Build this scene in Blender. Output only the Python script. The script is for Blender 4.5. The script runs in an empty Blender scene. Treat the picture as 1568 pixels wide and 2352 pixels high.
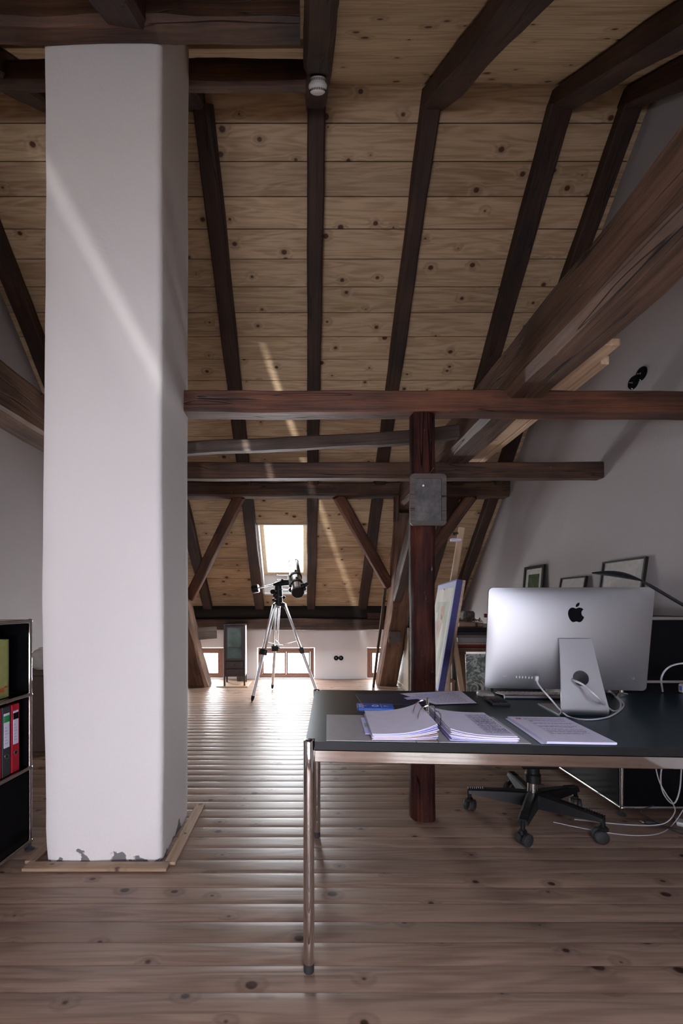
import bpy, math, random
from mathutils import Vector, Matrix, noise
random.seed(7)
C = bpy.context.scene.collection
S = bpy.context.scene
R = math.radians
EYE = 1.18            # camera height above the floor
# ------------------------------------------------------------------ camera
cd = bpy.data.cameras.new('camera'); cam = bpy.data.objects.new('camera', cd); C.objects.link(cam)
cam.location = (0, 0, EYE); cam.rotation_euler = (R(90), 0, 0)
cd.sensor_fit = 'AUTO'; cd.sensor_width = 36; cd.lens = 1000 / 2352 * 36
cd.shift_x = (784 - 704) / 2352; cd.shift_y = (1384 - 1176) / 2352
cd.clip_start = 0.02; S.camera = cam
# ------------------------------------------------------------------ sky, daylight, exposure
w = bpy.data.worlds.new('sky'); S.world = w; w.use_nodes = True
bg = w.node_tree.nodes['Background']; bg.inputs[0].default_value = (0.94, 0.96, 1.0, 1); bg.inputs[1].default_value = 11.0
S.view_settings.view_transform = 'Standard'; S.view_settings.look = 'None'
S.view_settings.gamma = 1; S.view_settings.use_curve_mapping = False; S.view_settings.exposure = 0.0
S.cycles.use_denoising = True
S.cycles.max_bounces = 10; S.cycles.diffuse_bounces = 6; S.cycles.glossy_bounces = 5; S.cycles.transparent_max_bounces = 12
S.cycles.sample_clamp_indirect = 6; S.cycles.caustics_reflective = False; S.cycles.caustics_refractive = False
def daylight(name, loc, direction, sx, sy, watts, col=(0.80, 0.87, 1.0)):
    """daylight coming in through one window opening"""
    l = bpy.data.lights.new(name, 'AREA'); l.shape = 'RECTANGLE'; l.size = sx; l.size_y = sy
    l.energy = watts; l.color = col
    o = bpy.data.objects.new(name, l); C.objects.link(o); o.location = loc
    o.rotation_euler = Vector(direction).to_track_quat('-Z', 'Y').to_euler(); return o
# unseen dormer in the overhead slope, added behind the camera to light the chimney
DX0, DX1, DZ0, DZ1 = -1.60, -.20, .12, .86
RHOLES = [(DX0, DX1, (4.646 - DZ1 - .05) / .617, 6.6), (-.10, .68, 4.15, 5.25)]     # dormer, roof window: both unseen, added for their light
daylight('daylight_added_dormer', ((DX0 + DX1) / 2, -1.99, (DZ0 + DZ1) / 2), (0, 1, 0), 1.24, .58, 80, (0.82, 0.80, 0.90))
daylight('daylight_added_roof_window', (.29, 2.913 - .787 * 4.7 - .617 * .06, 4.646 - .617 * 4.7 + .787 * .06), (0, .617, -.787), .64, .95, 36, (0.68, 0.75, 1.0))  # unseen roof window, added to light the desk top
daylight('daylight_eave', (-0.32, 6.82, 0.27), (0, -1, 0.0), 0.80, 0.42, 60, (.95, .97, 1.0))
daylight('daylight_eave', (-1.73, 6.82, 0.27), (0, -1, 0.0), 0.80, 0.42, 60, (.95, .97, 1.0))
daylight('daylight_eave', (1.37, 6.82, 0.27), (0, -1, 0.0), 0.80, 0.42, 52, (.95, .97, 1.0))
daylight('daylight_skylight', (-0.30, 5.95, 1.28), (0, -0.70, -0.71), 0.55, 0.8, 40, (.95, .97, 1.0))

def glint_lamp(name, src, a, b, watts, width, axis_to, cone):
    """added point lamp cut to a thin fan, imitating sun off chrome: fan plane through src, a and b"""
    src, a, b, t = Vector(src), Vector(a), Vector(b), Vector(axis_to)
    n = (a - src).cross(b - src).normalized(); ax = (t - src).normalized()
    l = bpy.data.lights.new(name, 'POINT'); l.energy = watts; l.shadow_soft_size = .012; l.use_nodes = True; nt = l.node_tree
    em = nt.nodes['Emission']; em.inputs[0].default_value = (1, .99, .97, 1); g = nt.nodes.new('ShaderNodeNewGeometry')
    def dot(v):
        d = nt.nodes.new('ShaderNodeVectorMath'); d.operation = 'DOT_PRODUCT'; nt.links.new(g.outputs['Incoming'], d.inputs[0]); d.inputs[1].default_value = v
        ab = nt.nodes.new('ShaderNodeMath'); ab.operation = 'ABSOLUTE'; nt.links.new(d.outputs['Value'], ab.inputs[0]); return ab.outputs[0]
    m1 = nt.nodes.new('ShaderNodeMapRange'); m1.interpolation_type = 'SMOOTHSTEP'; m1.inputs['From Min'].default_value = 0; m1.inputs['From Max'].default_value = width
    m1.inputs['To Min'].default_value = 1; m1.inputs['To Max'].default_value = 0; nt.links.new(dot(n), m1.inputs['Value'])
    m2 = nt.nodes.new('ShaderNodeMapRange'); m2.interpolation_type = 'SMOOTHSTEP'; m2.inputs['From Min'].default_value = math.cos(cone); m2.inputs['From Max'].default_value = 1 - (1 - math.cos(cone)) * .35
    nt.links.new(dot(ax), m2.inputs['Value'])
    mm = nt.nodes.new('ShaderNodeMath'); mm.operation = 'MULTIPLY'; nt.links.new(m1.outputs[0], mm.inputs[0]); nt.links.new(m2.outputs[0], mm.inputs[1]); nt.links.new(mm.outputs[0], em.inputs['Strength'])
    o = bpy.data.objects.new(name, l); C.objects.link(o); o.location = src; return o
Pk = lambda x, y, d: Vector(((x - 704) * d / 1000, d, EYE + (1384 - y) * d / 1000))
glint_lamp('added_glint', (-.10, -1.0, 1.5), Pk(110, 400, 1.97), Pk(365, 870, 1.97), 95, .018, Pk(235, 610, 1.97), R(24))  # added lamps draw the sun streaks, no real source stands here
glint_lamp('added_glint', (-.10, -1.0, 1.5), Pk(94, 470, 1.97), Pk(345, 900, 1.97), 22, .03, Pk(235, 640, 1.97), R(24))
glint_lamp('added_glint', (-.66, 1.0, .96), Pk(630, 850, 4.3), Pk(785, 1310, 5.98), 480, .014, Pk(740, 1150, 5.2), R(26))

glint_lamp('added_glint', (-1.25, .6, 3.1), (-1.71, 2.42, 1.12 + EYE), (-1.71, 2.62, 1.38 + EYE), 130, .03, (-1.71, 2.5, 1.25 + EYE), R(13))

# ------------------------------------------------------------------ node helpers
def mat(name):
    m = bpy.data.materials.new(name); m.use_nodes = True
    nt = m.node_tree; return m, nt, nt.nodes['Principled BSDF']
def N(nt, t, **kw):
    n = nt.nodes.new(t)
    for k, v in kw.items():
        if k in n.inputs.keys(): n.inputs[k].default_value = v
        else: setattr(n, k, v)
    return n
def simple(name, col, rough=0.5, metal=0.0, spec=0.5, var=0.12, scale=30, bump=0.0, coat=0.0, stretch=(1, 1, 1)):
    m, nt, b = mat(name); L = nt.links.new
    tc = N(nt, 'ShaderNodeTexCoord'); mp = N(nt, 'ShaderNodeMapping'); mp.inputs['Scale'].default_value = stretch
    L(tc.outputs['Object'], mp.inputs['Vector'])
    no = N(nt, 'ShaderNodeTexNoise', Scale=scale, Detail=5.0); L(mp.outputs[0], no.inputs['Vector'])
    r = N(nt, 'ShaderNodeValToRGB'); e = r.color_ramp.elements
    e[0].position = .3; e[1].position = .7
    e[0].color = tuple(c * (1 - var) for c in col) + (1,); e[1].color = tuple(min(1, c * (1 + var)) for c in col) + (1,)
    L(no.outputs['Fac'], r.inputs[0]); L(r.outputs[0], b.inputs['Base Color'])
    b.inputs['Roughness'].default_value = rough; b.inputs['Metallic'].default_value = metal
    b.inputs['Specular IOR Level'].default_value = spec; b.inputs['Coat Weight'].default_value = coat
    if bump:
        bp = N(nt, 'ShaderNodeBump', Strength=bump, Distance=0.01); L(no.outputs['Fac'], bp.inputs['Height']); L(bp.outputs[0], b.inputs['Normal'])
    return m
def pine(name, light, dark, knot, rough, kscale=4.5, bump=0.05, spec=0.5):
    m, nt, b = mat(name); L = nt.links.new
    tc = N(nt, 'ShaderNodeTexCoord'); oi = N(nt, 'ShaderNodeObjectInfo')
    mul = N(nt, 'ShaderNodeMath', operation='MULTIPLY'); mul.inputs[1].default_value = 91.7; L(oi.outputs['Random'], mul.inputs[0])
    add = N(nt, 'ShaderNodeVectorMath', operation='ADD'); L(tc.outputs['Object'], add.inputs[0]); L(mul.outputs[0], add.inputs[1])
    def mapn(sc):
        q = N(nt, 'ShaderNodeMapping'); q.inputs['Scale'].default_value = sc; L(add.outputs[0], q.inputs['Vector']); return q
    # knots
    vo = N(nt, 'ShaderNodeTexVoronoi', Scale=kscale); vo.voronoi_dimensions = '2D'; L(mapn((0.8, 1.1, 1)).outputs[0], vo.inputs['Vector'])
    sep = N(nt, 'ShaderNodeSeparateColor'); L(vo.outputs['Color'], sep.inputs[0])
    sub = N(nt, 'ShaderNodeMath', operation='SUBTRACT'); L(vo.outputs['Distance'], sub.inputs[0])
    ms = N(nt, 'ShaderNodeMath', operation='MULTIPLY'); ms.inputs[1].default_value = 0.06; L(sep.outputs[0], ms.inputs[0]); L(ms.outputs[0], sub.inputs[1])
    kr = N(nt, 'ShaderNodeMapRange'); kr.inputs['From Min'].default_value = 0.0; kr.inputs['From Max'].default_value = 0.028
    kr.inputs['To Min'].default_value = 1; kr.inputs['To Max'].default_value = 0; L(sub.outputs[0], kr.inputs['Value'])
    kh = N(nt, 'ShaderNodeMapRange'); kh.inputs['From Min'].default_value = 0.0; kh.inputs['From Max'].default_value = 0.16
    kh.inputs['To Min'].default_value = 0.5; kh.inputs['To Max'].default_value = 0; L(sub.outputs[0], kh.inputs['Value'])
    # cathedral grain bent around the knots
    n1 = N(nt, 'ShaderNodeTexNoise', Scale=1.0, Detail=3.0, Distortion=0.6); L(mapn((0.9, 10, 10)).outputs[0], n1.inputs['Vector'])
    a2 = N(nt, 'ShaderNodeMath', operation='ADD'); L(n1.outputs['Fac'], a2.inputs[0])
    k3 = N(nt, 'ShaderNodeMath', operation='MULTIPLY'); k3.inputs[1].default_value = 0.35; L(kh.outputs[0], k3.inputs[0]); L(k3.outputs[0], a2.inputs[1])
    sn = N(nt, 'ShaderNodeMath', operation='MULTIPLY'); sn.inputs[1].default_value = 42.0; L(a2.outputs[0], sn.inputs[0])
    s2 = N(nt, 'ShaderNodeMath', operation='SINE'); L(sn.outputs[0], s2.inputs[0])
    n2 = N(nt, 'ShaderNodeTexNoise', Scale=1.0, Detail=4.0); L(mapn((3, 90, 90)).outputs[0], n2.inputs['Vector'])
    mx = N(nt, 'ShaderNodeMath', operation='MULTIPLY_ADD'); L(s2.outputs[0], mx.inputs[0]); mx.inputs[1].default_value = 0.16; L(n2.outputs['Fac'], mx.inputs[2])
    n3 = N(nt, 'ShaderNodeTexNoise', Scale=1.4, Detail=2.0); L(mapn((1, 2.5, 1)).outputs[0], n3.inputs['Vector'])
    m3 = N(nt, 'ShaderNodeMath', operation='MULTIPLY_ADD'); L(n3.outputs['Fac'], m3.inputs[0]); m3.inputs[1].default_value = 0.6; L(mx.outputs[0], m3.inputs[2])
    rp = N(nt, 'ShaderNodeValToRGB'); e = rp.color_ramp.elements
    e[0].position = .45; e[0].color = dark + (1,); e[1].position = 1.05 if False else 1.0; e[1].color = light + (1,)
    L(m3.outputs[0], rp.inputs[0])
    tint = N(nt, 'ShaderNodeMapRange'); tint.inputs['To Min'].default_value = 0.84; tint.inputs['To Max'].default_value = 1.12; L(oi.outputs['Random'], tint.inputs['Value'])
    vm = N(nt, 'ShaderNodeVectorMath', operation='SCALE'); L(rp.outputs[0], vm.inputs[0]); L(tint.outputs[0], vm.inputs['Scale'])
    h = N(nt, 'ShaderNodeMix', data_type='RGBA'); L(kh.outputs[0], h.inputs['Factor']); L(vm.outputs[0], h.inputs['A']); h.inputs['B'].default_value = tuple(d * .75 for d in dark) + (1,)
    k = N(nt, 'ShaderNodeMix', data_type='RGBA'); L(kr.outputs[0], k.inputs['Factor']); L(h.outputs['Result'], k.inputs['A']); k.inputs['B'].default_value = knot + (1,)
    L(k.outputs['Result'], b.inputs['Base Color'])
    b.inputs['Roughness'].default_value = rough; b.inputs['Specular IOR Level'].default_value = spec
    if bump:
        bp = N(nt, 'ShaderNodeBump', Strength=bump, Distance=0.004); L(mx.outputs[0], bp.inputs['Height']); L(bp.outputs[0], b.inputs['Normal'])
    return m
def oldwood(name, dark, mid, fleck=(.42, .36, .30), amount=0.70, rough=0.55, bump=0.5, coat=0.0, length=1.6):
    m, nt, b = mat(name); L = nt.links.new
    tc = N(nt, 'ShaderNodeTexCoord'); oi = N(nt, 'ShaderNodeObjectInfo')
    mul = N(nt, 'ShaderNodeMath', operation='MULTIPLY'); mul.inputs[1].default_value = 53.0; L(oi.outputs['Random'], mul.inputs[0])
    add = N(nt, 'ShaderNodeVectorMath', operation='ADD'); L(tc.outputs['Object'], add.inputs[0]); L(mul.outputs[0], add.inputs[1])
    def mapn(sc):
        q = N(nt, 'ShaderNodeMapping'); q.inputs['Scale'].default_value = sc; L(add.outputs[0], q.inputs['Vector']); return q
    n1 = N(nt, 'ShaderNodeTexNoise', Scale=1.0, Detail=6.0, Distortion=0.4, Roughness=0.65); L(mapn((length, 38, 38)).outputs[0], n1.inputs['Vector'])
    n2 = N(nt, 'ShaderNodeTexNoise', Scale=2.2, Detail=3.0); L(mapn((1, 2, 2)).outputs[0], n2.inputs['Vector'])
    mm = N(nt, 'ShaderNodeMath', operation='MULTIPLY'); L(n1.outputs['Fac'], mm.inputs[0]); L(n2.outputs['Fac'], mm.inputs[1])
    rp = N(nt, 'ShaderNodeValToRGB'); e = rp.color_ramp.elements
    e[0].position = .12; e[0].color = dark + (1,); e[1].position = .42; e[1].color = mid + (1,); L(mm.outputs[0], rp.inputs[0])
    # drying cracks along the grain
    n4 = N(nt, 'ShaderNodeTexNoise', Scale=1.0, Detail=2.0); L(mapn((0.5, 13, 13)).outputs[0], n4.inputs['Vector'])
    c1 = N(nt, 'ShaderNodeMath', operation='SUBTRACT'); L(n4.outputs['Fac'], c1.inputs[0]); c1.inputs[1].default_value = 0.56
    c2 = N(nt, 'ShaderNodeMath', operation='ABSOLUTE'); L(c1.outputs[0], c2.inputs[0])
    c3 = N(nt, 'ShaderNodeMapRange'); c3.inputs['From Max'].default_value = 0.008; c3.inputs['To Min'].default_value = 1; c3.inputs['To Max'].default_value = 0; L(c2.outputs[0], c3.inputs['Value'])
    ck = N(nt, 'ShaderNodeMix', data_type='RGBA'); L(c3.outputs[0], ck.inputs['Factor']); L(rp.outputs[0], ck.inputs['A']); ck.inputs['B'].default_value = (.006, .003, .002, 1)
    # old lime and plaster specks
    n3 = N(nt, 'ShaderNodeTexNoise', Scale=1.0, Detail=8.0, Roughness=0.75); L(mapn((9, 26, 26)).outputs[0], n3.inputs['Vector'])
    fr = N(nt, 'ShaderNodeMapRange'); fr.inputs['From Min'].default_value = amount; fr.inputs['From Max'].default_value = amount + .05; L(n3.outputs['Fac'], fr.inputs['Value'])
    fl = N(nt, 'ShaderNodeMix', data_type='RGBA'); L(fr.outputs[0], fl.inputs['Factor']); L(ck.outputs['Result'], fl.inputs['A']); fl.inputs['B'].default_value = fleck + (1,)
    L(fl.outputs['Result'], b.inputs['Base Color'])
    b.inputs['Roughness'].default_value = rough; b.inputs['Coat Weight'].default_value = coat; b.inputs['Coat Roughness'].default_value = .2
    ad = N(nt, 'ShaderNodeMath', operation='MULTIPLY_ADD'); L(c3.outputs[0], ad.inputs[0]); ad.inputs[1].default_value = -1.0; L(n1.outputs['Fac'], ad.inputs[2])
    bp = N(nt, 'ShaderNodeBump', Strength=bump, Distance=0.01); L(ad.outputs[0], bp.inputs['Height']); L(bp.outputs[0], b.inputs['Normal'])
    return m
def plaster(name, col, flaky=False):
    m, nt, b = mat(name); L = nt.links.new
    tc = N(nt, 'ShaderNodeTexCoord')
    n1 = N(nt, 'ShaderNodeTexNoise', Scale=1.2, Detail=3.0); L(tc.outputs['Object'], n1.inputs['Vector'])
    rp = N(nt, 'ShaderNodeValToRGB'); e = rp.color_ramp.elements
    e[0].position = .35; e[1].position = .65; e[0].color = tuple(c * .955 for c in col) + (1,); e[1].color = col + (1,); L(n1.outputs['Fac'], rp.inputs[0])
    n2 = N(nt, 'ShaderNodeTexNoise', Scale=70, Detail=5.0); L(tc.outputs['Object'], n2.inputs['Vector'])
    n3 = N(nt, 'ShaderNodeTexNoise', Scale=5, Detail=2.0); L(tc.outputs['Object'], n3.inputs['Vector'])
    ad = N(nt, 'ShaderNodeMath', operation='MULTIPLY_ADD'); L(n3.outputs['Fac'], ad.inputs[0]); ad.inputs[1].default_value = 2.2; L(n2.outputs['Fac'], ad.inputs[2])
    bp = N(nt, 'ShaderNodeBump', Strength=0.22, Distance=0.006); L(ad.outputs[0], bp.inputs['Height']); L(bp.outputs[0], b.inputs['Normal'])
    out = rp.outputs[0]
    if flaky:   # bare grey mortar where plaster chipped off along the foot and the head
        sp = N(nt, 'ShaderNodeSeparateXYZ'); L(tc.outputs['Object'], sp.inputs[0])
        n4 = N(nt, 'ShaderNodeTexNoise', Scale=13, Detail=6.0); L(tc.outputs['Object'], n4.inputs['Vector'])
        for lo, hi in ((0.10, 0.0),):
            z = N(nt, 'ShaderNodeMapRange'); z.inputs['From Min'].default_value = lo; z.inputs['From Max'].default_value = hi
            z.inputs['To Max'].default_value = 0.34; L(sp.outputs['Z'], z.inputs['Value'])
            s = N(nt, 'ShaderNodeMath', operation='ADD'); L(z.outputs[0], s.inputs[0]); L(n4.outputs['Fac'], s.inputs[1])
            t = N(nt, 'ShaderNodeMapRange'); t.inputs['From Min'].default_value = .80; t.inputs['From Max'].default_value = .82; L(s.outputs[0], t.inputs['Value'])
            k = N(nt, 'ShaderNodeMix', data_type='RGBA'); L(t.outputs[0], k.inputs['Factor']); L(out, k.inputs['A']); k.inputs['B'].default_value = (.20, .19, .19, 1)
            out = k.outputs['Result']
    L(out, b.inputs['Base Color']); b.inputs['Roughness'].default_value = .85; b.inputs['Specular IOR Level'].default_value = .25
    return m
M = dict(
    ceil=pine('pine_ceiling', (.60, .44, .28), (.38, .25, .138), (.085, .035, .018), .55, kscale=3.7, spec=.3),
    floor=pine('pine_floor', (.315, .21, .155), (.195, .120, .086), (.05, .025, .018), .40, kscale=4.6, bump=.10, spec=.5),
    newpine=pine('pine_new_plank', (.68, .48, .32), (.50, .33, .20), (.14, .06, .03), .5),
    trimpine=pine('pine_trim', (.48, .33, .22), (.34, .21, .13), (.10, .05, .03), .45),
    beam=oldwood('old_timber', (.012, .006, .004), (.15, .072, .040), rough=.62, amount=.67),
    rafter=oldwood('rafter_timber', (.010, .004, .0025), (.072, .029, .014), amount=.72, rough=.65),
    redbeam=oldwood('red_brown_timber', (.020, .008, .005), (.20, .075, .038), amount=.675),
    tie=oldwood('tie_timber', (.035, .018, .011), (.20, .108, .068), amount=.665),
    greybeam=oldwood('grey_timber', (.035, .024, .018), (.14, .10, .08), amount=.74),
    strut=oldwood('strut_timber', (.06, .028, .016), (.26, .14, .085), amount=.73),
    post=oldwood('varnished_post', (.006, .003, .005), (.085, .024, .014), fleck=(.30, .22, .22), amount=.63, rough=.6, coat=.0, bump=1.2, length=5),
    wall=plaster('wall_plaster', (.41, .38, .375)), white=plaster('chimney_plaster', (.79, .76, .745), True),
    dark=simple('dark_gap', (.012, .009, .007), .9),
    chrome=simple('chrome', (.80, .78, .76), .04, 1.0, var=.03),
    steel=simple('satin_steel', (.62, .62, .63), .34, 1.0, var=.05),
    alu=simple('anodised_aluminium', (.50, .50, .52), .50, 1.0, var=.015, scale=4),
    blackgloss=simple('black_lacquer', (.005, .005, .006), .16, 0, .12, var=.1),
    desktop=simple('black_desk_surface', (.009, .024, .032), .30, 0, .5, var=.25, scale=180),
    black=simple('black_plastic', (.010, .010, .011), .45, 0, .3), rubber=simple('rubber', (.02, .02, .021), .7),
    darkgrey=simple('dark_grey_plastic', (.05, .05, .055), .35),
    paper=simple('white_paper', (.84, .80, .97), .75, var=.03), paper2=simple('tinted_paper', (.60, .60, .95), .75, var=.03),
    greyboard=simple('grey_cardboard', (.40, .38, .38), .5, var=.05), ink=simple('printing_ink', (.20, .18, .27), .7),
    navy=simple('navy_folder', (.012, .014, .05), .45), blue=simple('blue_card', (.01, .16, .85), .25, coat=.5),
    legalu=simple('matt_aluminium', (.74, .74, .75), .48, 1.0, var=.03), tubesteel=simple('polished_tube', (.62, .63, .65), .20, 1.0, var=.02),
    whiteplastic=simple('white_plastic', (.74, .72, .71), .4, var=.03), cable=simple('white_cable', (.50, .49, .52), .4, var=.04),
    red=simple('red_binder', (.50, .012, .035), .4), green=simple('green_label', (.02, .30, .09), .5),
    olive=simple('yellow_green_folder', (.38, .40, .14), .55), brown=simple('brown_cloth', (.14, .10, .08), .85, scale=300, var=.25),
    frameblack=simple('black_frame', (.018, .014, .012), .4), mat_=simple('picture_mat', (.62, .60, .57), .7),
    sill=simple('oak_window_frame', (.16, .072, .045), .5, scale=12, stretch=(1, 1, 8)), palewood=simple('pale_window_wood', (.62, .48, .32), .45),
    stove=simple('dark_brown_enamel', (.045, .028, .028), .4, bump=.1), greenpane=simple('green_pane', (.07, .11, .095), .25, scale=8, var=.4),
    copper=simple('pencil_wood', (.45, .22, .10), .5), linen=simple('beige_board', (.34, .28, .21), .6, var=.1),
    royal=simple('royal_blue_edge', (.035, .030, .17), .6), paleblue=simple('pale_blue_canvas', (.40, .45, .66), .7, scale=200),
    rose=simple('dusty_rose_paint', (.50, .33, .28), .7, scale=6, var=.3), cream=simple('cream_paint', (.58, .57, .50), .7, scale=4, var=.15),
    sage=simple('sage_paint', (.42, .44, .38), .7, scale=5, var=.2), ochre=simple('ochre_paint', (.48, .30, .20), .7),
    stone=simple('grey_stone', (.16, .14, .12), .85, scale=25, var=.5, bump=.6), redpaint=simple('red_paint', (.25, .02, .02), .5),
    maroon=simple('maroon_slat', (.09, .03, .026), .6), yellowtag=simple('green_tab', (.25, .38, .2), .6), redlogo=simple('red_print', (.55, .05, .06), .6),
    orange=simple('orange_print', (.55, .12, .04), .6), straw=simple('straw_twigs', (.12, .075, .045), .8), art=simple('green_picture', (.03, .09, .035), .4, scale=18, var=.8),
)
M['desktop'].node_tree.nodes['Principled BSDF'].inputs['Specular Tint'].default_value = (.50, .80, 1.0, 1)
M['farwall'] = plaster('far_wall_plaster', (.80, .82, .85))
def glass(name, tint=(1, 1, 1), r=.03, lo=.05):
    m, nt, b = mat(name); nt.nodes.remove(b); out = nt.nodes['Material Output']
    t = N(nt, 'ShaderNodeBsdfTransparent'); t.inputs[0].default_value = tint + (1,)
    g = N(nt, 'ShaderNodeBsdfGlossy'); g.inputs['Roughness'].default_value = r
    lw = N(nt, 'ShaderNodeLayerWeight', Blend=.5); pw = N(nt, 'ShaderNodeMath', operation='POWER'); pw.inputs[1].default_value = 5; nt.links.new(lw.outputs['Facing'], pw.inputs[0]); f = N(nt, 'ShaderNodeMath', operation='MULTIPLY_ADD'); f.inputs[1].default_value = .95; f.inputs[2].default_value = lo; nt.links.new(pw.outputs[0], f.inputs[0]); mx = N(nt, 'ShaderNodeMixShader')
    nt.links.new(f.outputs[0], mx.inputs[0]); nt.links.new(t.outputs[0], mx.inputs[1]); nt.links.new(g.outputs[0], mx.inputs[2]); nt.links.new(mx.outputs[0], out.inputs[0]); return m
M['post'].node_tree.nodes['Principled BSDF'].inputs['Specular IOR Level'].default_value = .12
M['glass'] = glass('window_glass'); M['sleeve'] = glass('clear_sleeve', (.86, .78, .74), .12)
def slatemat():
    m, nt, b = mat('slate_board'); L = nt.links.new; tc = N(nt, 'ShaderNodeTexCoord')
    n = N(nt, 'ShaderNodeTexNoise', Scale=9, Detail=8.0, Roughness=.7); L(tc.outputs['Object'], n.inputs['Vector'])
    r = N(nt, 'ShaderNodeValToRGB'); e = r.color_ramp.elements; e[0].position = .35; e[1].position = .8; e[0].color = (.022, .021, .022, 1); e[1].color = (.15, .13, .12, 1)
    L(n.outputs['Fac'], r.inputs[0]); L(r.outputs[0], b.inputs['Base Color']); b.inputs['Roughness'].default_value = .6; return m
M['slate'] = slatemat()
def paintmat(name, cols, scale):
    m, nt, b = mat(name); L = nt.links.new; tc = N(nt, 'ShaderNodeTexCoord')
    n = N(nt, 'ShaderNodeTexNoise', Scale=scale, Detail=3.0, Distortion=2.5); L(tc.outputs['Object'], n.inputs['Vector'])
    r = N(nt, 'ShaderNodeValToRGB'); el = r.color_ramp.elements
    el[0].color = cols[0] + (1,); el[0].position = .3; el[1].color = cols[-1] + (1,); el[1].position = .7
    for i, c in enumerate(cols[1:-1]):
        q = el.new(.3 + .4 * (i + 1) / (len(cols) - 1)); q.color = c + (1,)
    L(n.outputs['Fac'], r.inputs[0]); L(r.outputs[0], b.inputs['Base Color']); b.inputs['Roughness'].default_value = .3; return m
M['abstract'] = paintmat('abstract_green_white_paint', [(.05, .09, .07), (.62, .68, .64), (.10, .16, .13), (.80, .80, .78), (.60, .66, .62), (.06, .08, .07)], 5)

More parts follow.
